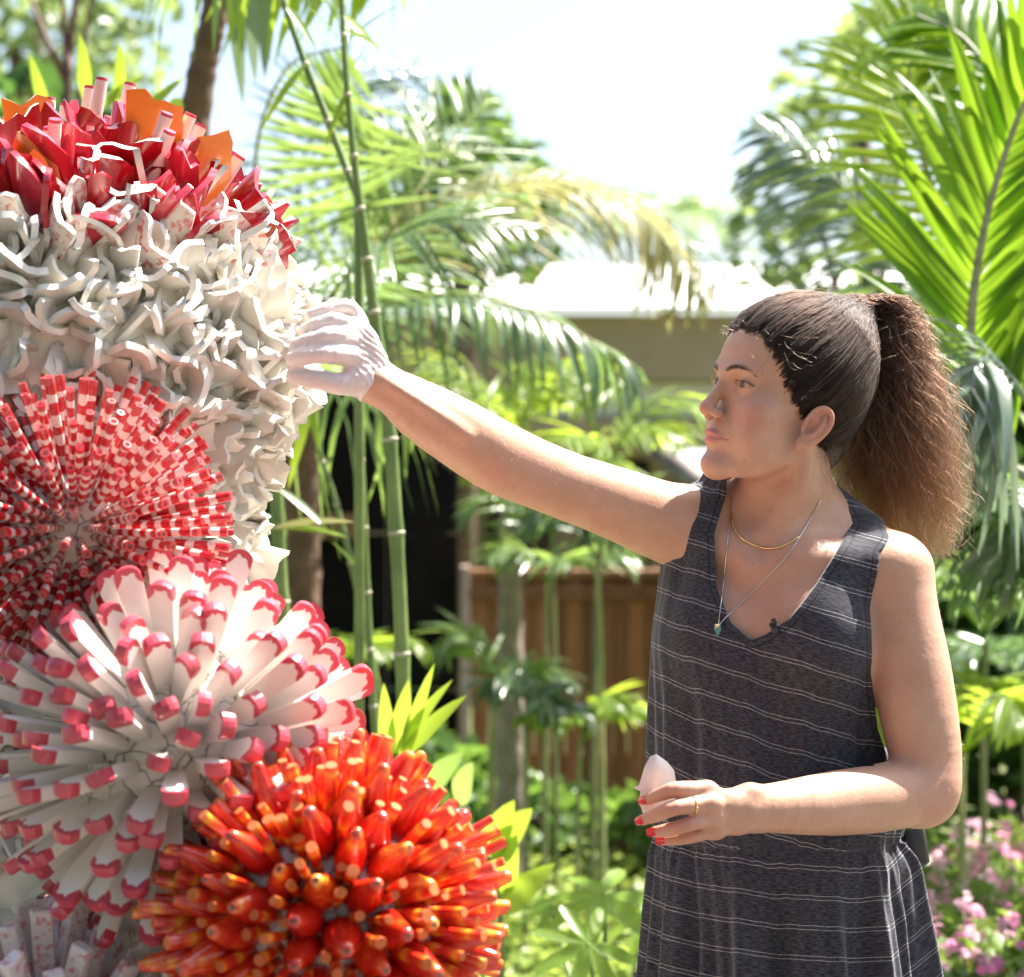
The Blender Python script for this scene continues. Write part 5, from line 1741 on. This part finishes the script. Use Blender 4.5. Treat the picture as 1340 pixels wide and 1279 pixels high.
def blouse(p):
    d, ang = drape(p)
    return d
DRESS = Solid()
for _i, (_p, _k) in enumerate(torso_prims()):
    if _i not in (0, 3):
        DRESS.add(Off(_p, .0050), _k)
DRESS.add(blouse, .03)
DRESS.disp(lambda p, d: vnoise(p * np.array([1, 1, .30]), 70.0, 3.0) * .0013 + vnoise(p * np.array([1, 1, .4]), 24.0, 1.0) * .0026)
DRESS.cut(lambda p: -np.maximum(NECK(p), (p[..., 1] - 3.07)), .0015)
DRESS.cut(lambda p: -ARM_L(p), .0015)
DRESS.cut(lambda p: -ARM_R(p), .0015)

def dress_material():
    m, nt, b = newmat('dress_fabric')
    at = N(nt, 'ShaderNodeAttribute', attribute_name='weave')
    sep = N(nt, 'ShaderNodeSeparateColor'); nt.links.new(at.outputs['Color'], sep.inputs[0])
    s = math_n(nt, 'MULTIPLY', sep.outputs[0], 1000.0)                # millimetres along the fabric
    f = math_n(nt, 'FRACT', math_n(nt, 'DIVIDE', s, 38.0))
    f = math_n(nt, 'MULTIPLY', f, 38.0)
    br = noise_n(nt, geopos(nt), 300, 2, 0.5)
    l1 = math_n(nt, 'LESS_THAN', math_n(nt, 'ABSOLUTE', math_n(nt, 'SUBTRACT', f, 10.0)), 0.44)
    l2 = math_n(nt, 'LESS_THAN', math_n(nt, 'ABSOLUTE', math_n(nt, 'SUBTRACT', f, 15.0)), 0.44)
    line = math_n(nt, 'MULTIPLY', math_n(nt, 'MAXIMUM', l1, l2), ramp(nt, br, [(0.3, 0.45), (0.6, 1.0)]))
    # fine broken weft threads
    w = N(nt, 'ShaderNodeTexNoise'); w.inputs['Scale'].default_value = 1.0; w.inputs['Detail'].default_value = 2
    cb = N(nt, 'ShaderNodeCombineXYZ')
    nt.links.new(math_n(nt, 'MULTIPLY', s, 0.55), cb.inputs[0])
    nt.links.new(math_n(nt, 'MULTIPLY', sep.outputs[1], 140.0), cb.inputs[1])
    nt.links.new(cb.outputs[0], w.inputs['Vector'])
    base = ramp(nt, w.outputs['Fac'], [(0.36, (.020, .020, .027)), (0.66, (.070, .069, .084))])
    base = mixc(nt, math_n(nt, 'MULTIPLY', line, .72), base, (.50, .47, .48))
    hem = math_n(nt, 'LESS_THAN', math_n(nt, 'ABSOLUTE', math_n(nt, 'SUBTRACT', sep.outputs[2], 0.0085)), 0.0008)
    base = mixc(nt, math_n(nt, 'MULTIPLY', hem, .7), base, (.006, .006, .008))
    nt.links.new(base, b.inputs['Base Color'])
    b.inputs['Roughness'].default_value = 0.85
    b.inputs['Specular IOR Level'].default_value = 0.2
    b.inputs['Sheen Weight'].default_value = 0.25
    b.inputs['Sheen Roughness'].default_value = 0.4
    bump(nt, b, w.outputs['Fac'], 0.25, 0.0008)
    return m

V, F = polygonise(DRESS, (A3(835, 0, 3.0)[0], 2.86, A3(0, 1312, 2.9)[2]), (A3(1245, 0, 3.0)[0], 3.26, A3(0, 630, 3.0)[2]), 0.0027)
# the skirt below, down to the ankles
ns, zs = 150, np.linspace(A3(0, 1308, 2.9)[2], .07, 26)
th = np.linspace(0, 2 * np.pi, ns, endpoint=False)
V2, F2 = [], []
for z in zs:
    cx, rx, ry = np.interp(z, _zz, _cx), np.interp(z, _zz, _rx), np.interp(z, _zz, _ry)
    p = np.stack([cx + rx * np.sin(th), DY - ry * np.cos(th), np.full(ns, z)], -1)
    r = 1 + fold(p, th) / np.minimum(rx, ry)
    V2.append(np.stack([cx + rx * r * np.sin(th), DY - ry * r * np.cos(th), np.full(ns, z)], -1))
for i in range(len(zs) - 1):
    for j in range(ns):
        F2.append((i * ns + j, i * ns + (j + 1) % ns, (i + 1) * ns + (j + 1) % ns, (i + 1) * ns + j))
V2 = np.concatenate(V2); F2 = np.array(F2)
dress_me = mesh_np('dress', np.vstack([V, V2]), np.vstack([F, F2 + len(V)]), [dress_material()])
V = np.array([v.co for v in dress_me.vertices])
_dd, _ang = drape(V)
_fo = fold(V, _ang)
_x, _z = V[:, 0], V[:, 2]
_s_up = _z + .30 * (_x - .34) - .4 * _fo
_s_dn = _z + .07 * (_x - .34) - .25 * _fo - .55 * np.maximum(0, _x - A3(1165, 0, 2.95)[0])
_hem = np.minimum(np.minimum(np.abs(NECK(V)), np.abs(ARM_L(V))), np.abs(ARM_R(V)))
color_attr(dress_me, 'weave', np.where(_z > WAIST_Z, _s_up, _s_dn) + 2.0, _ang * .16 + 1.0, np.where(V[:, 1] < 3.07, _hem, 1.0))
dress = link('dress', dress_me, person)
print('dress', len(V))

# shoes, hidden below the frame, so that she stands on the ground
SHOE = simple_mat('shoe_leather', (.05, .035, .025), rough=.45)
for q in (-1, 1):
    cx = 0.345 + q * .10
    sh = Solid()
    sh.add(Limb([(cx, 3.09, .045), (cx + q * .01, 2.98, .035), (cx + q * .02, 2.88, .028)], [.038, .040, .034], 6), 0)
    sh.add(Limb([(cx, 3.09, .05), (cx, 3.09, .16)], [.036, .040]), .02)
    sh.cut(lambda p: .002 - p[..., 2], 0)
    v, f = polygonise(sh, (cx - .12, 2.8, -.02), (cx + .12, 3.2, .24), .008)
    link('shoe', mesh_np('shoe', v, f, [SHOE]), person)
# ---------------------------------------------------------------- hair
rng = np.random.default_rng(7)
_fz = np.array([-70, -50, -34, -18, -5, 10, 28, 48, 66, 80, 92, 104])
_fy = np.array([-60, -46, -30, -4, 14, 34, 44, 54, 66, 76, 90, 130])
def hairline(L):
    return np.interp(L[..., 2], _fz, _fy) + 1.5 * np.sin(L[..., 0] * .22)
TIE = A3(1124, 408, 3.045)
TIE_L = (TIE - HEAD_O) @ HEAD_R / HEAD_K

def cap_sdf(L):
    d = Ell((0, -10, 55), (74, 95, 90))(L)
    d = smin(d, Ell((0, 28, 53), (61, 66, 64.5))(L), 20)
    # hair swept up into a mound below the tie
    d = smin(d, Limb([(0, -58, 105), tuple(TIE_L)], [46, 17])(L), 30)
    d = smin(d, Limb([(0, -40, 40), (0, -62, -30)], [50, 34])(L), 30)
    return d
class CapL:
    def __call__(s, p):
        L = (p - HEAD_O) @ HEAD_R / HEAD_K
        d = cap_sdf(L) + .8 * np.sin(L[..., 0] * .55) * np.sin(L[..., 1] * .35 + L[..., 2] * .3)
        e = L[..., 1] - hairline(L) + 8.0
        t = np.clip((e + 9) / 9, 0, 1)
        d = d + 4.6 * t * t * (3 - 2 * t)          # thins out to nothing at the hairline
        return smax(d, e, 3.0) * HEAD_K
CAP = Solid().add(CapL(), 0)

def hair_material(name, c_root, c_tip, rough=.34):
    m, nt, b = newmat(name)
    out = nt.nodes['Material Output']
    h = N(nt, 'ShaderNodeBsdfHairPrincipled')
    h.parametrization = 'COLOR'
    hi = N(nt, 'ShaderNodeHairInfo')
    c = ramp(nt, hi.outputs['Intercept'], [(0.05, c_root), (0.9, c_tip)])
    hs = N(nt, 'ShaderNodeHueSaturation')
    nt.links.new(math_n(nt, 'MULTIPLY_ADD', hi.outputs['Random'], .8, .6), hs.inputs['Value'])
    nt.links.new(c, hs.inputs['Color'])
    nt.links.new(hs.outputs[0], h.inputs['Color'])
    h.inputs['Roughness'].default_value = rough
    h.inputs['Radial Roughness'].default_value = .6
    h.inputs['IOR'].default_value = 1.38
    nt.links.new(h.outputs[0], out.inputs['Surface'])
    return m

def curves_obj(name, strands, mat, r0=.00022, r1=.00006, parent=None):
    """strands: list of (n,3) arrays"""
    hc = bpy.data.hair_curves.new(name)
    hc.add_curves([len(s) for s in strands])
    A = np.concatenate(strands).astype(np.float32)
    hc.position_data.foreach_set('vector', A.ravel())
    rad = np.concatenate([np.linspace(r0, r1, len(s)) for s in strands]).astype(np.float32)
    at = hc.attributes.get('radius') or hc.attributes.new('radius', 'FLOAT', 'POINT')
    at.data.foreach_set('value', rad)
    hc.materials.append(mat)
    o = bpy.data.objects.new(name, hc)
    COL.objects.link(o)
    o.parent = parent
    o.matrix_parent_inverse = wmat(parent).inverted()
    return o

HAIRBASE, _nt, _b = newmat('hair_mass')
_sp = noise_n(_nt, objco(_nt), 120, 3, .6)
_nt.links.new(ramp(_nt, _sp, [(.3, (.010, .006, .004)), (.7, (.028, .016, .010))]), _b.inputs['Base Color'])
_b.inputs['Roughness'].default_value = .5
V, F = polygonise(CAP, tuple(HEAD_O + (-.13, -.13, -.12)), tuple(HEAD_O + (.16, .16, .19)), .0036)
hair_cap = link('hair', mesh_np('hair', V, F, [HAIRBASE]), person)

def push_out(L, off):
    """move head-local points on to the hair mass"""
    for _ in range(3):
        d = cap_sdf(L)
        e = .5
        g = np.stack([cap_sdf(L + np.array([e, 0, 0])) - d, cap_sdf(L + np.array([0, e, 0])) - d, cap_sdf(L + np.array([0, 0, e])) - d], -1) / e
        g /= np.linalg.norm(g, axis=-1, keepdims=True) + 1e-9
        L = L - g * (d - off)[..., None]
    return L

# strands combed back from the hairline to the tie
cand = rng.normal(size=(20000, 3)); cand /= np.linalg.norm(cand, axis=1, keepdims=True)
cand = np.array([0, 0, 50]) + cand * 100
cand = push_out(cand, np.zeros(len(cand)))
cand = cand[(cand[:, 1] < hairline(cand) + 4) & (cand[:, 2] > -52)]
cand = cand[np.linalg.norm(cand - TIE_L, axis=1) > 14]
edge = cand[(cand[:, 1] > hairline(cand) - 18)]
cand = np.concatenate([cand[:9000], edge[rng.integers(0, len(edge), 5200)] + rng.normal(size=(5200, 3)) * 2.4])
n = 10
t = np.linspace(0, 1, n)
_tx = np.array([0.0, -.55, .83]); _tu = np.array([1.0, 0, 0]); _tv = np.cross(_tx, _tu)
_az = np.arctan2((cand - TIE_L) @ _tu, (cand - TIE_L) @ _tv)
lock = np.sin(_az * 34 + 2 * np.sin(_az * 7)) + .7 * np.sin(_az * 57 + 1.3)
off = rng.uniform(.2, 3.2, len(cand)) + 1.5 * lock + 2.0 * np.clip((cand[:, 2] - 70) / 40, 0, 1)
Ls = cand[:, None, :] * (1 - t)[None, :, None] + (TIE_L + rng.normal(size=(len(cand), 3)) * 3)[:, None, :] * t[None, :, None]
Ls = push_out(Ls, np.where((cand[:, 1] > hairline(cand) - 9)[:, None], (off[:, None] + 3.2) * np.minimum(t * 7, 1)[None, :] - 3.2, off[:, None] + .1))
wob = rng.normal(size=(len(cand), 1, 3)) * np.sin(t * np.pi)[None, :, None] * 2.2
ph = rng.uniform(0, 6.28, (len(cand), 1, 3)); fr = rng.uniform(5, 16, (len(cand), 1, 1))
wob = wob + np.sin(fr * t[None, :, None] + ph) * 1.9 * np.sin(t * np.pi)[None, :, None]
Ls = Ls + wob
W = HEAD_O + (Ls * HEAD_K) @ HEAD_R.T
HAIR_M = hair_material('hair_strands', (.009, .005, .0038), (.016, .0085, .0055), .46)
curves_obj('hair_strands', list(W), HAIR_M, .00026, .0002, hair_cap)

# ponytail: centre line and half widths, photo pixels
pc = catmull([(1122, 406, 3.05, 12, 12), (1142, 394, 3.065, 17, 17), (1160, 415, 3.09, 29, 30), (1166, 470, 3.105, 46, 42), (1168, 540, 3.11, 68, 56), (1170, 610, 3.115, 84, 64), (1182, 672, 3.12, 74, 58), (1200, 728, 3.12, 38, 42)], 40)
pcw = np.array([A3(*r[:3]) for r in pc])
def tail_strands(count, lo, hi, spread=1.0, friz=1.0, n=22, clumps=170):
    out = []
    cl = [(rng.uniform(0, 2 * np.pi), math.sqrt(rng.uniform(lo * lo, hi * hi)) * spread, rng.uniform(9, 22), rng.uniform(0, 6.28, 3), rng.normal() * .6, rng.uniform(.55, 1.0)) for _ in range(clumps)]
    ar = np.arange(len(pc))
    for i in range(count):
        a, rr, f1, ph, tw, ce = cl[rng.integers(clumps)]
        a = a + rng.normal() * .16
        rr = rr + rng.normal() * .075
        end = min(1.0, ce + rng.normal() * .10) if rng.random() < .8 else rng.uniform(.35, .9)
        u = np.linspace(0, 1, n)
        ix = u * max(end, .3) * (len(pc) - 1)
        c = np.stack([np.interp(ix, ar, pcw[:, k]) for k in range(3)], -1)
        wx = np.interp(ix, ar, pc[:, 3]) * .001
        wy = np.interp(ix, ar, pc[:, 4]) * .001
        da = tw * u
        f2 = rng.uniform(18, 42)
        amp = friz * np.minimum(u * 4, 1)
        p1, p2, p3 = ph + rng.normal(size=3) * .35
        am = rng.uniform(.4, 1.6)
        w = np.stack([.0110 * np.sin(f1 * u + p1) + .0022 * am * np.sin(f2 * u + p2), .0100 * np.sin(f1 * u + p3) + .0022 * am * np.sin(f2 * u + p1), .0034 * am * np.sin(f2 * u + p3)], -1) * amp[:, None]
        s = c + w
        s[:, 0] += np.cos(a + da) * rr * wx
        s[:, 1] += np.sin(a + da) * rr * wy
        out.append(s)
    return out
TAIL_M = hair_material('ponytail_strands', (.006, .003, .0023), (.054, .022, .010), .36)
ps = tail_strands(6500, 0.0, 1.0) + tail_strands(1500, .75, 1.14, 1.0, 1.9) 
ponytail = curves_obj('ponytail', ps, TAIL_M, .00030, .00012, hair_cap)

# loose curls at the temple, the ear, the crown and round the ponytail
fly = []
def curl(p0, d, length, turns, rad, n=18):
    d = np.array(d, float); d /= np.linalg.norm(d)
    a = np.cross(d, rng.normal(size=3)); a /= np.linalg.norm(a)
    b = np.cross(d, a)
    u = np.linspace(0, 1, n)
    ph = rng.uniform(0, 6.28)
    g = np.minimum(u * 2.5, 1)
    return p0 + np.outer(u * length, d) + rad * g[:, None] * (np.outer(np.cos(turns * 6.28 * u + ph), a) + np.outer(np.sin(turns * 6.28 * u + ph), b)) + np.outer(u * u * -length * .25, (0, 0, 1))
sel = cand[(cand[:, 0] < -20) & (cand[:, 1] > hairline(cand) - 34) & (cand[:, 2] > -5)]
for q in sel[rng.permutation(len(sel))[:45]]:
    p0 = hw(*q)
    back = TIE - p0; back /= np.linalg.norm(back)
    d = back * rng.uniform(.2, 1.0) + rng.normal(size=3) * .35 + np.array((0, -.6, -.05))
    fly.append(curl(p0, d, rng.uniform(.022, .062), rng.uniform(.6, 1.8), rng.uniform(.002, .0065), 26))
top = cand[(cand[:, 2] > 70)]
for q in top[rng.permutation(len(top))[:150]]:
    p0 = hw(*q); nrm = hw(*(q * 1.1)) - p0
    fly.append(curl(p0, TIE - p0 + nrm * 6 + rng.normal(size=3) * .03, rng.uniform(.03, .07), rng.uniform(.2, .7), rng.uniform(.002, .006)))
fr_ = cand[(cand[:, 1] > hairline(cand) - 10) & (cand[:, 2] > 60)]
for q in fr_[rng.permutation(len(fr_))[:50]]:
    p0 = hw(*q); nrm = hw(*(q * 1.1)) - p0
    fly.append(curl(p0, nrm * 8 + rng.normal(size=3) * .06, rng.uniform(.01, .022), .5, .003))
for i in range(420):
    k = rng.integers(6, len(pc) - 1)
    a = rng.uniform(0, 6.28)
    o = np.array((math.cos(a), math.sin(a), 0.0))
    p0 = pcw[k] + o * np.array((pc[k, 3], pc[k, 4], 0)) * .001 * .93
    fly.append(curl(p0, o * .8 + np.array((0, 0, -.9)) + rng.normal(size=3) * .45, rng.uniform(.02, .06), rng.uniform(.2, .7), rng.uniform(.002, .006)))
for i in range(60):      # short tuft standing up out of the tie
    fly.append(curl(TIE + rng.normal(size=3) * .006 + np.array((.008, 0, .004)), np.array((.35, 0, .9)) + rng.normal(size=3) * .35, rng.uniform(.015, .032), .3, .003))
for i in range(140):     # wisps at the nape
    q = np.array((rng.uniform(-52, -10), rng.uniform(-60, -30), rng.uniform(-50, -20)))
    fly.append(curl(hw(*push_out(q[None], np.zeros(1))[0]), np.array((.1, .1, -1)) + rng.normal(size=3) * .3, rng.uniform(.02, .05), rng.uniform(.4, 1), .004))
FLY_M = hair_material('loose_hair', (.018, .010, .007), (.06, .033, .018), .34)
curves_obj('loose_hair', fly, FLY_M, .00016, .00006, hair_cap)
# fine down on the arms
down = []
_bv = np.array([v.co for v in body_me.vertices]); _bn = np.array([v.normal for v in body_me.vertices])
_arm = np.nonzero((_bv[:, 0] < A3(840, 0, 3)[0]) & (_bv[:, 0] > A3(505, 0, 2.9)[0]) | (_bv[:, 0] > A3(1150, 0, 3)[0]) & (_bv[:, 2] < A3(0, 770, 3)[2]))[0]
for i in rng.choice(_arm, 2200):
    d_ = _bn[i] * .55 + np.array((-.4, 0, -.5)) + rng.normal(size=3) * .3
    d_ /= np.linalg.norm(d_)
    l_ = rng.uniform(.003, .007)
    down.append(np.stack([_bv[i], _bv[i] + d_ * l_ * .5 + _bn[i] * l_ * .2, _bv[i] + d_ * l_]))
curves_obj('arm_hair', down, hair_material('arm_down', (.16, .10, .06), (.30, .2, .13), .3), .00007, .00003, person)

# eyebrows and lashes
brow = []
for q in (-1, 1):
    bl = catmull([(q * 11, 93, EZ + 13.5), (q * 24, 90, EZ + 17.5), (q * 36, 80.5, EZ + 17.5), (q * 47, 66, EZ + 11.5)], 60)
    k = rng.integers(0, 56, 290)
    p = bl[k] + np.stack([rng.normal(size=290) * .6, np.zeros(290), rng.normal(size=290) * (2.6 * (1 - k / 75)) * .45], -1)
    d = bl[np.minimum(k + 3, 59)] - bl[k]; d /= np.linalg.norm(d, axis=1, keepdims=True)
    d = d + np.stack([np.zeros(290), np.full(290, .18), .35 * (1 - k / 45)], -1)
    for _ in range(3):                              # sit them on the skin
        p[:, 1] -= BODY(HEAD_O + (p * HEAD_K) @ HEAD_R.T) / HEAD_K
    for i in range(290):
        brow.append(np.stack([hw(*(p[i] + d[i] * l)) for l in (0, 2.2, 4.0, 5.6)]))
    up = catmull([(q * 20, 83.5, EZ - 2), (q * 26, 86, EZ + 2.2), (q * 32, 85.8, EZ + 3.2), (q * 40, 81, EZ + 2.0), (q * 46, 75, EZ - 1.4)], 40)
    for i in range(60):
        p_ = up[rng.integers(2, 40)]
        o = np.array((p_[0] - q * 31, 12, 0)) * .05
        o = o + np.array((0, .9, .1)); o /= np.linalg.norm(o)
        brow.append(np.stack([hw(*(p_ + o * l + np.array((0, 0, -1.2 + .07 * l * l)))) for l in (0, 1.4, 3.0, 4.6)]))
curves_obj('eyebrows_and_lashes', brow, hair_material('brow_hair', (.035, .020, .013), (.045, .026, .017)), .00022, .0001, person)

# hair tie
tb = MB()
_ax = (pcw[3] - pcw[0]); _ax /= np.linalg.norm(_ax)
_u = np.cross(_ax, (0, 1, 0)); _u /= np.linalg.norm(_u); _w = np.cross(_ax, _u)
for o_ in (-.004, .003):
    ring = [TIE + _ax * (.004 + o_) + (.0165 * (math.cos(a) * _u + math.sin(a) * _w)) for a in np.linspace(0, 2 * np.pi, 19)]
    tb.tube(ring, .0028, 6, cap=False)
tb.build('hair_tie', simple_mat('hair_tie_elastic', (.03, .03, .04), rough=.6), hair_cap)
# ---------------------------------------------------------------- glove, nails, jewellery, the shard in her hand
GLOVE = Solid()
GLOVE.add(Off(Limb([A3(487, 493, 2.862), A3(478, 476, 2.862), A3(470, 450, 2.862)], [.0265, .0275, .0245], 6, nrm=(.35, 1, .2), sq=.66), .0014), .012)
GLOVE.add(Off(Limb([A3(486, 505, 2.857), A3(470, 490, 2.85)], [.0215, .0185], None), .0014), .012)
for n_, (p_, r_) in RHAND.items():
    GLOVE.add(Off(Limb(p_, r_, 10), .0020), .010)
_gd = np.array(A3(480, 470, 2.86) - A3(493, 503, 2.86)); _gd /= np.linalg.norm(_gd)
def glove_wrinkles(p, d):
    q = p - A3(470, 468, 2.85)
    a = q @ np.array((.80, 0, .60))
    b = q @ np.array((-.60, 0, .80))
    w = np.sin(a * 900 + 6 * np.sin(b * 70) + 3 * np.sin(p[..., 1] * 130))
    w2 = np.sin(b * 620 + 5 * np.sin(a * 90) + 2)
    wrist = np.clip((q[..., 0] + .012) / .02, 0, 1)
    return (w * (.1 + .9 * wrist) * .00034 + w2 * .0002) + vnoise(p, 150) * .0004
GLOVE.disp(glove_wrinkles)
_cuff = A3(484, 508, 2.86)
_cn = np.array((.80, 0, -.60)); _cn /= np.linalg.norm(_cn)
GLOVE.cut(lambda p: (p - A3(488, 506, 2.86)) @ _cn, .001)
m, nt, b = newmat('latex_glove')
co = geopos(nt)
nt.links.new(ramp(nt, noise_n(nt, co, 60, 3, .6), [(.3, (.80, .70, .68)), (.7, (.86, .80, .79))]), b.inputs['Base Color'])
b.inputs['Roughness'].default_value = .3
b.inputs['Subsurface Weight'].default_value = .25
b.inputs['Subsurface Scale'].default_value = .006
bump(nt, b, noise_n(nt, co, 300, 3, .6, 2.0), .25, .001)
_o = nt.nodes['Material Output']
_t = N(nt, 'ShaderNodeBsdfTransparent'); _t.inputs[0].default_value = (1, .97, .95, 1)
_mx = N(nt, 'ShaderNodeMixShader'); _mx.inputs[0].default_value = .22
nt.links.new(b.outputs[0], _mx.inputs[1]); nt.links.new(_t.outputs[0], _mx.inputs[2]); nt.links.new(_mx.outputs[0], _o.inputs['Surface'])
V, F = polygonise(GLOVE, tuple(A3(370, 0, 2.86) * (1, 0, 0) + (0, 2.78, A3(0, 535, 2.86)[2])), tuple(A3(512, 0, 2.86) * (1, 0, 0) + (0, 2.92, A3(0, 385, 2.86)[2])), .0011)
link('glove', mesh_np('glove', V, F, [m]), person)

RED_NAIL = simple_mat('nail_varnish', (.62, .012, .022), (.55, .01, .02), rough=.12, coat=1.0)
for n_ in ('index', 'middle', 'ring', 'pinky'):
    p_, r_ = LHAND[n_]
    d = p_[3] - p_[2]; d /= np.linalg.norm(d)
    up = np.array((-.15, -1, .25)); up -= d * (up @ d); up /= np.linalg.norm(up)
    s = np.cross(d, up)
    r = r_[3]
    nb_ = MB(); nu, nv = 7, 6
    vs, fs = [], []
    for lay, e in ((0, .0), (1, -.0009)):
        for i in range(nu):
            u = -1 + 2 * i / (nu - 1)
            for j in range(nv):
                v = j / (nv - 1)
                hw_ = .0054 * (1 - .18 * (1 - v) ** 2) * (math.sqrt(max(0, 1 - (max(0, v - .7) / .36) ** 2)))
                x = u * hw_
                h_ = math.sqrt(max(1e-9, (r + .0007) ** 2 - x * x)) + e
                vs.append(p_[3] + d * (-.0042 + v * .0125) + s * x + up * (h_ - .0016 * max(0, v - .5)))
    for i in range(nu - 1):
        for j in range(nv - 1):
            a = i * nv + j
            fs.append((a, a + 1, a + nv + 1, a + nv))
            fs.append((nu * nv + a, nu * nv + a + nv, nu * nv + a + nv + 1, nu * nv + a + 1))
    nb_.add(vs, fs)
    nb_.build('fingernail', RED_NAIL, person)

GOLD = simple_mat('gold', (.95, .66, .30), (.85, .56, .22), rough=.22, metal=1.0)
SILVER = simple_mat('silver', (.80, .78, .74), (.7, .68, .66), rough=.2, metal=1.0)
# ring on the middle finger
p_, r_ = LHAND['middle']
c = p_[0] * .45 + p_[1] * .55; d = p_[1] - p_[0]; d /= np.linalg.norm(d)
u = np.cross(d, (0, 0, 1)); u /= np.linalg.norm(u); w = np.cross(d, u)
rb = MB()
rb.tube([c + .0112 * (math.cos(a) * u + math.sin(a) * w) for a in np.linspace(0, 2 * np.pi, 25)], .0010, 6, cap=False)
rb.tube([c + .0114 * u * -1 + w * .001, c + .0126 * u * -1 + w * .001], .0016, 6)
rb.build('ring', GOLD, person)

def on_skin(px, off=.0012):
    """points on the front of the body seen at these photo pixels"""
    out = []
    for x, y in px:
        lo_, hi_ = 2.80, 3.04
        ds = np.linspace(lo_, hi_, 241)
        pts = np.array([A3(x, y, q) for q in ds])
        v = np.minimum(BODY(pts), DRESS(pts))
        k = np.argmax(v < off)
        out.append(A3(x, y, ds[k] if v[k] < off else 3.0))
    return out
gp = on_skin([tuple(r) for r in catmull([(958, 672), (960, 690), (970, 704), (988, 714), (1010, 718), (1032, 711), (1046, 702)], 26)], .0016)
MB().tube(gp, .0013, 6).build('collar_necklace', GOLD, person)
cp = on_skin([tuple(r) for r in catmull([(958, 650), (953, 700), (947, 760), (941, 812), (941, 818), (950, 808), (985, 775), (1030, 727), (1060, 680), (1074, 655)], 60)], .0014)
nk = MB().tube(cp, .00075, 5).build('chain_necklace', SILVER, person)
pb_ = on_skin([(939, 825)], .004)[0]
pd = MB()
TEAL = simple_mat('pendant_stone', (.10, .28, .26), (.05, .15, .16), rough=.2)
vs = [pb_ + np.array(q) * .001 for q in ((-3.6, 0, 8), (3.6, 0, 8), (4.6, -2, 1), (0, -1, -8), (-4.6, -2, 1), (0, -3.5, 4), (0, 2.5, 2))]
pd.add(vs, [(0, 1, 5), (1, 2, 5), (2, 3, 5), (3, 4, 5), (4, 0, 5), (1, 0, 6), (2, 1, 6), (3, 2, 6), (4, 3, 6), (0, 4, 6)])
pd.m = [1, 0, 0, 0, 1, 0, 0, 0, 0, 0]
pd.build('pendant', [TEAL, GOLD], nk, smooth=False)
# lapel microphone clipped on the neckline
BLACKP = simple_mat('black_plastic', (.02, .02, .025), rough=.4)
mc = on_skin([(1013, 822)], .003)[0]
M_ = Matrix.Rotation(R(-28), 4, 'Y'); M_.translation = Vector(mc)
mb_ = MB().box(-.0045, .0045, -.005, .003, -.008, .008, 0, .0015, M_)
mb_.tube([mc + np.array((.0, -.006, .006)), mc + np.array((-.002, -.007, .012))], .0032, 8)
mb_.build('microphone', BLACKP, person)
# black belt pouch behind her hip
M_ = Matrix.Rotation(R(-8), 4, 'Y'); M_.translation = P(1191, 1090, 3.09)
pc_ = MB().box(-.017, .017, -.03, .03, -.044, .040, 0, .006, M_).build('belt_pouch', BLACKP, person)

# the broken shard she holds
shard_m, nt, b = newmat('held_porcelain')
nt.links.new(ramp(nt, noise_n(nt, objco(nt), 40, 3, .5), [(.3, (.74, .70, .66)), (.7, (.82, .78, .75))]), b.inputs['Base Color'])
b.inputs['Roughness'].default_value = .3
b.inputs['Subsurface Weight'].default_value = .15; b.inputs['Subsurface Scale'].default_value = .004
sh_px = [(828, 1031), (838, 1036), (836, 1050), (842, 1066), (856, 1074), (872, 1070), (884, 1050), (885, 1025), (882, 1008), (873, 997), (859, 987), (851, 990), (844, 1002), (839, 1018), (836, 1028)]
cx_, cy_ = 862, 1030
n_ = len(sh_px)
vs, fs = [], []
def sh_pt(x, y, off):
    u = (x - cx_) / 24.0
    return P(x, y, 2.774 + off + (.017 * max(0, (x - 858) / 24.0) ** 1.3 if x > 858 else .004 * ((858 - x) / 24.0) ** 2))
for off in (0.0, .0058):
    for rr in (1.0, .62, .28):
        for x, y in sh_px:
            vs.append(sh_pt(cx_ + (x - cx_) * rr, cy_ + (y - cy_) * rr, off + (.0010 if off == 0 and rr == 1.0 else 0)))
    vs.append(sh_pt(cx_, cy_, off))
q_ = 3 * n_ + 1
for k, flip in ((0, False), (q_, True)):
    for r3 in range(2):
        for i in range(n_):
            j = (i + 1) % n_
            f = (k + r3 * n_ + i, k + r3 * n_ + j, k + (r3 + 1) * n_ + j, k + (r3 + 1) * n_ + i)
            fs.append(f[::-1] if flip else f)
    for i in range(n_):
        f = (k + 2 * n_ + i, k + 2 * n_ + (i + 1) % n_, k + 3 * n_)
        fs.append(f[::-1] if flip else f)
for i in range(n_):
    j = (i + 1) % n_
    fs.append((i, i + q_, j + q_, j))
held = MB().add(vs, fs).build('ceramic_shard', shard_m)
tag(held, "single curved white ceramic shard held in the woman's bare hand", 'shard')
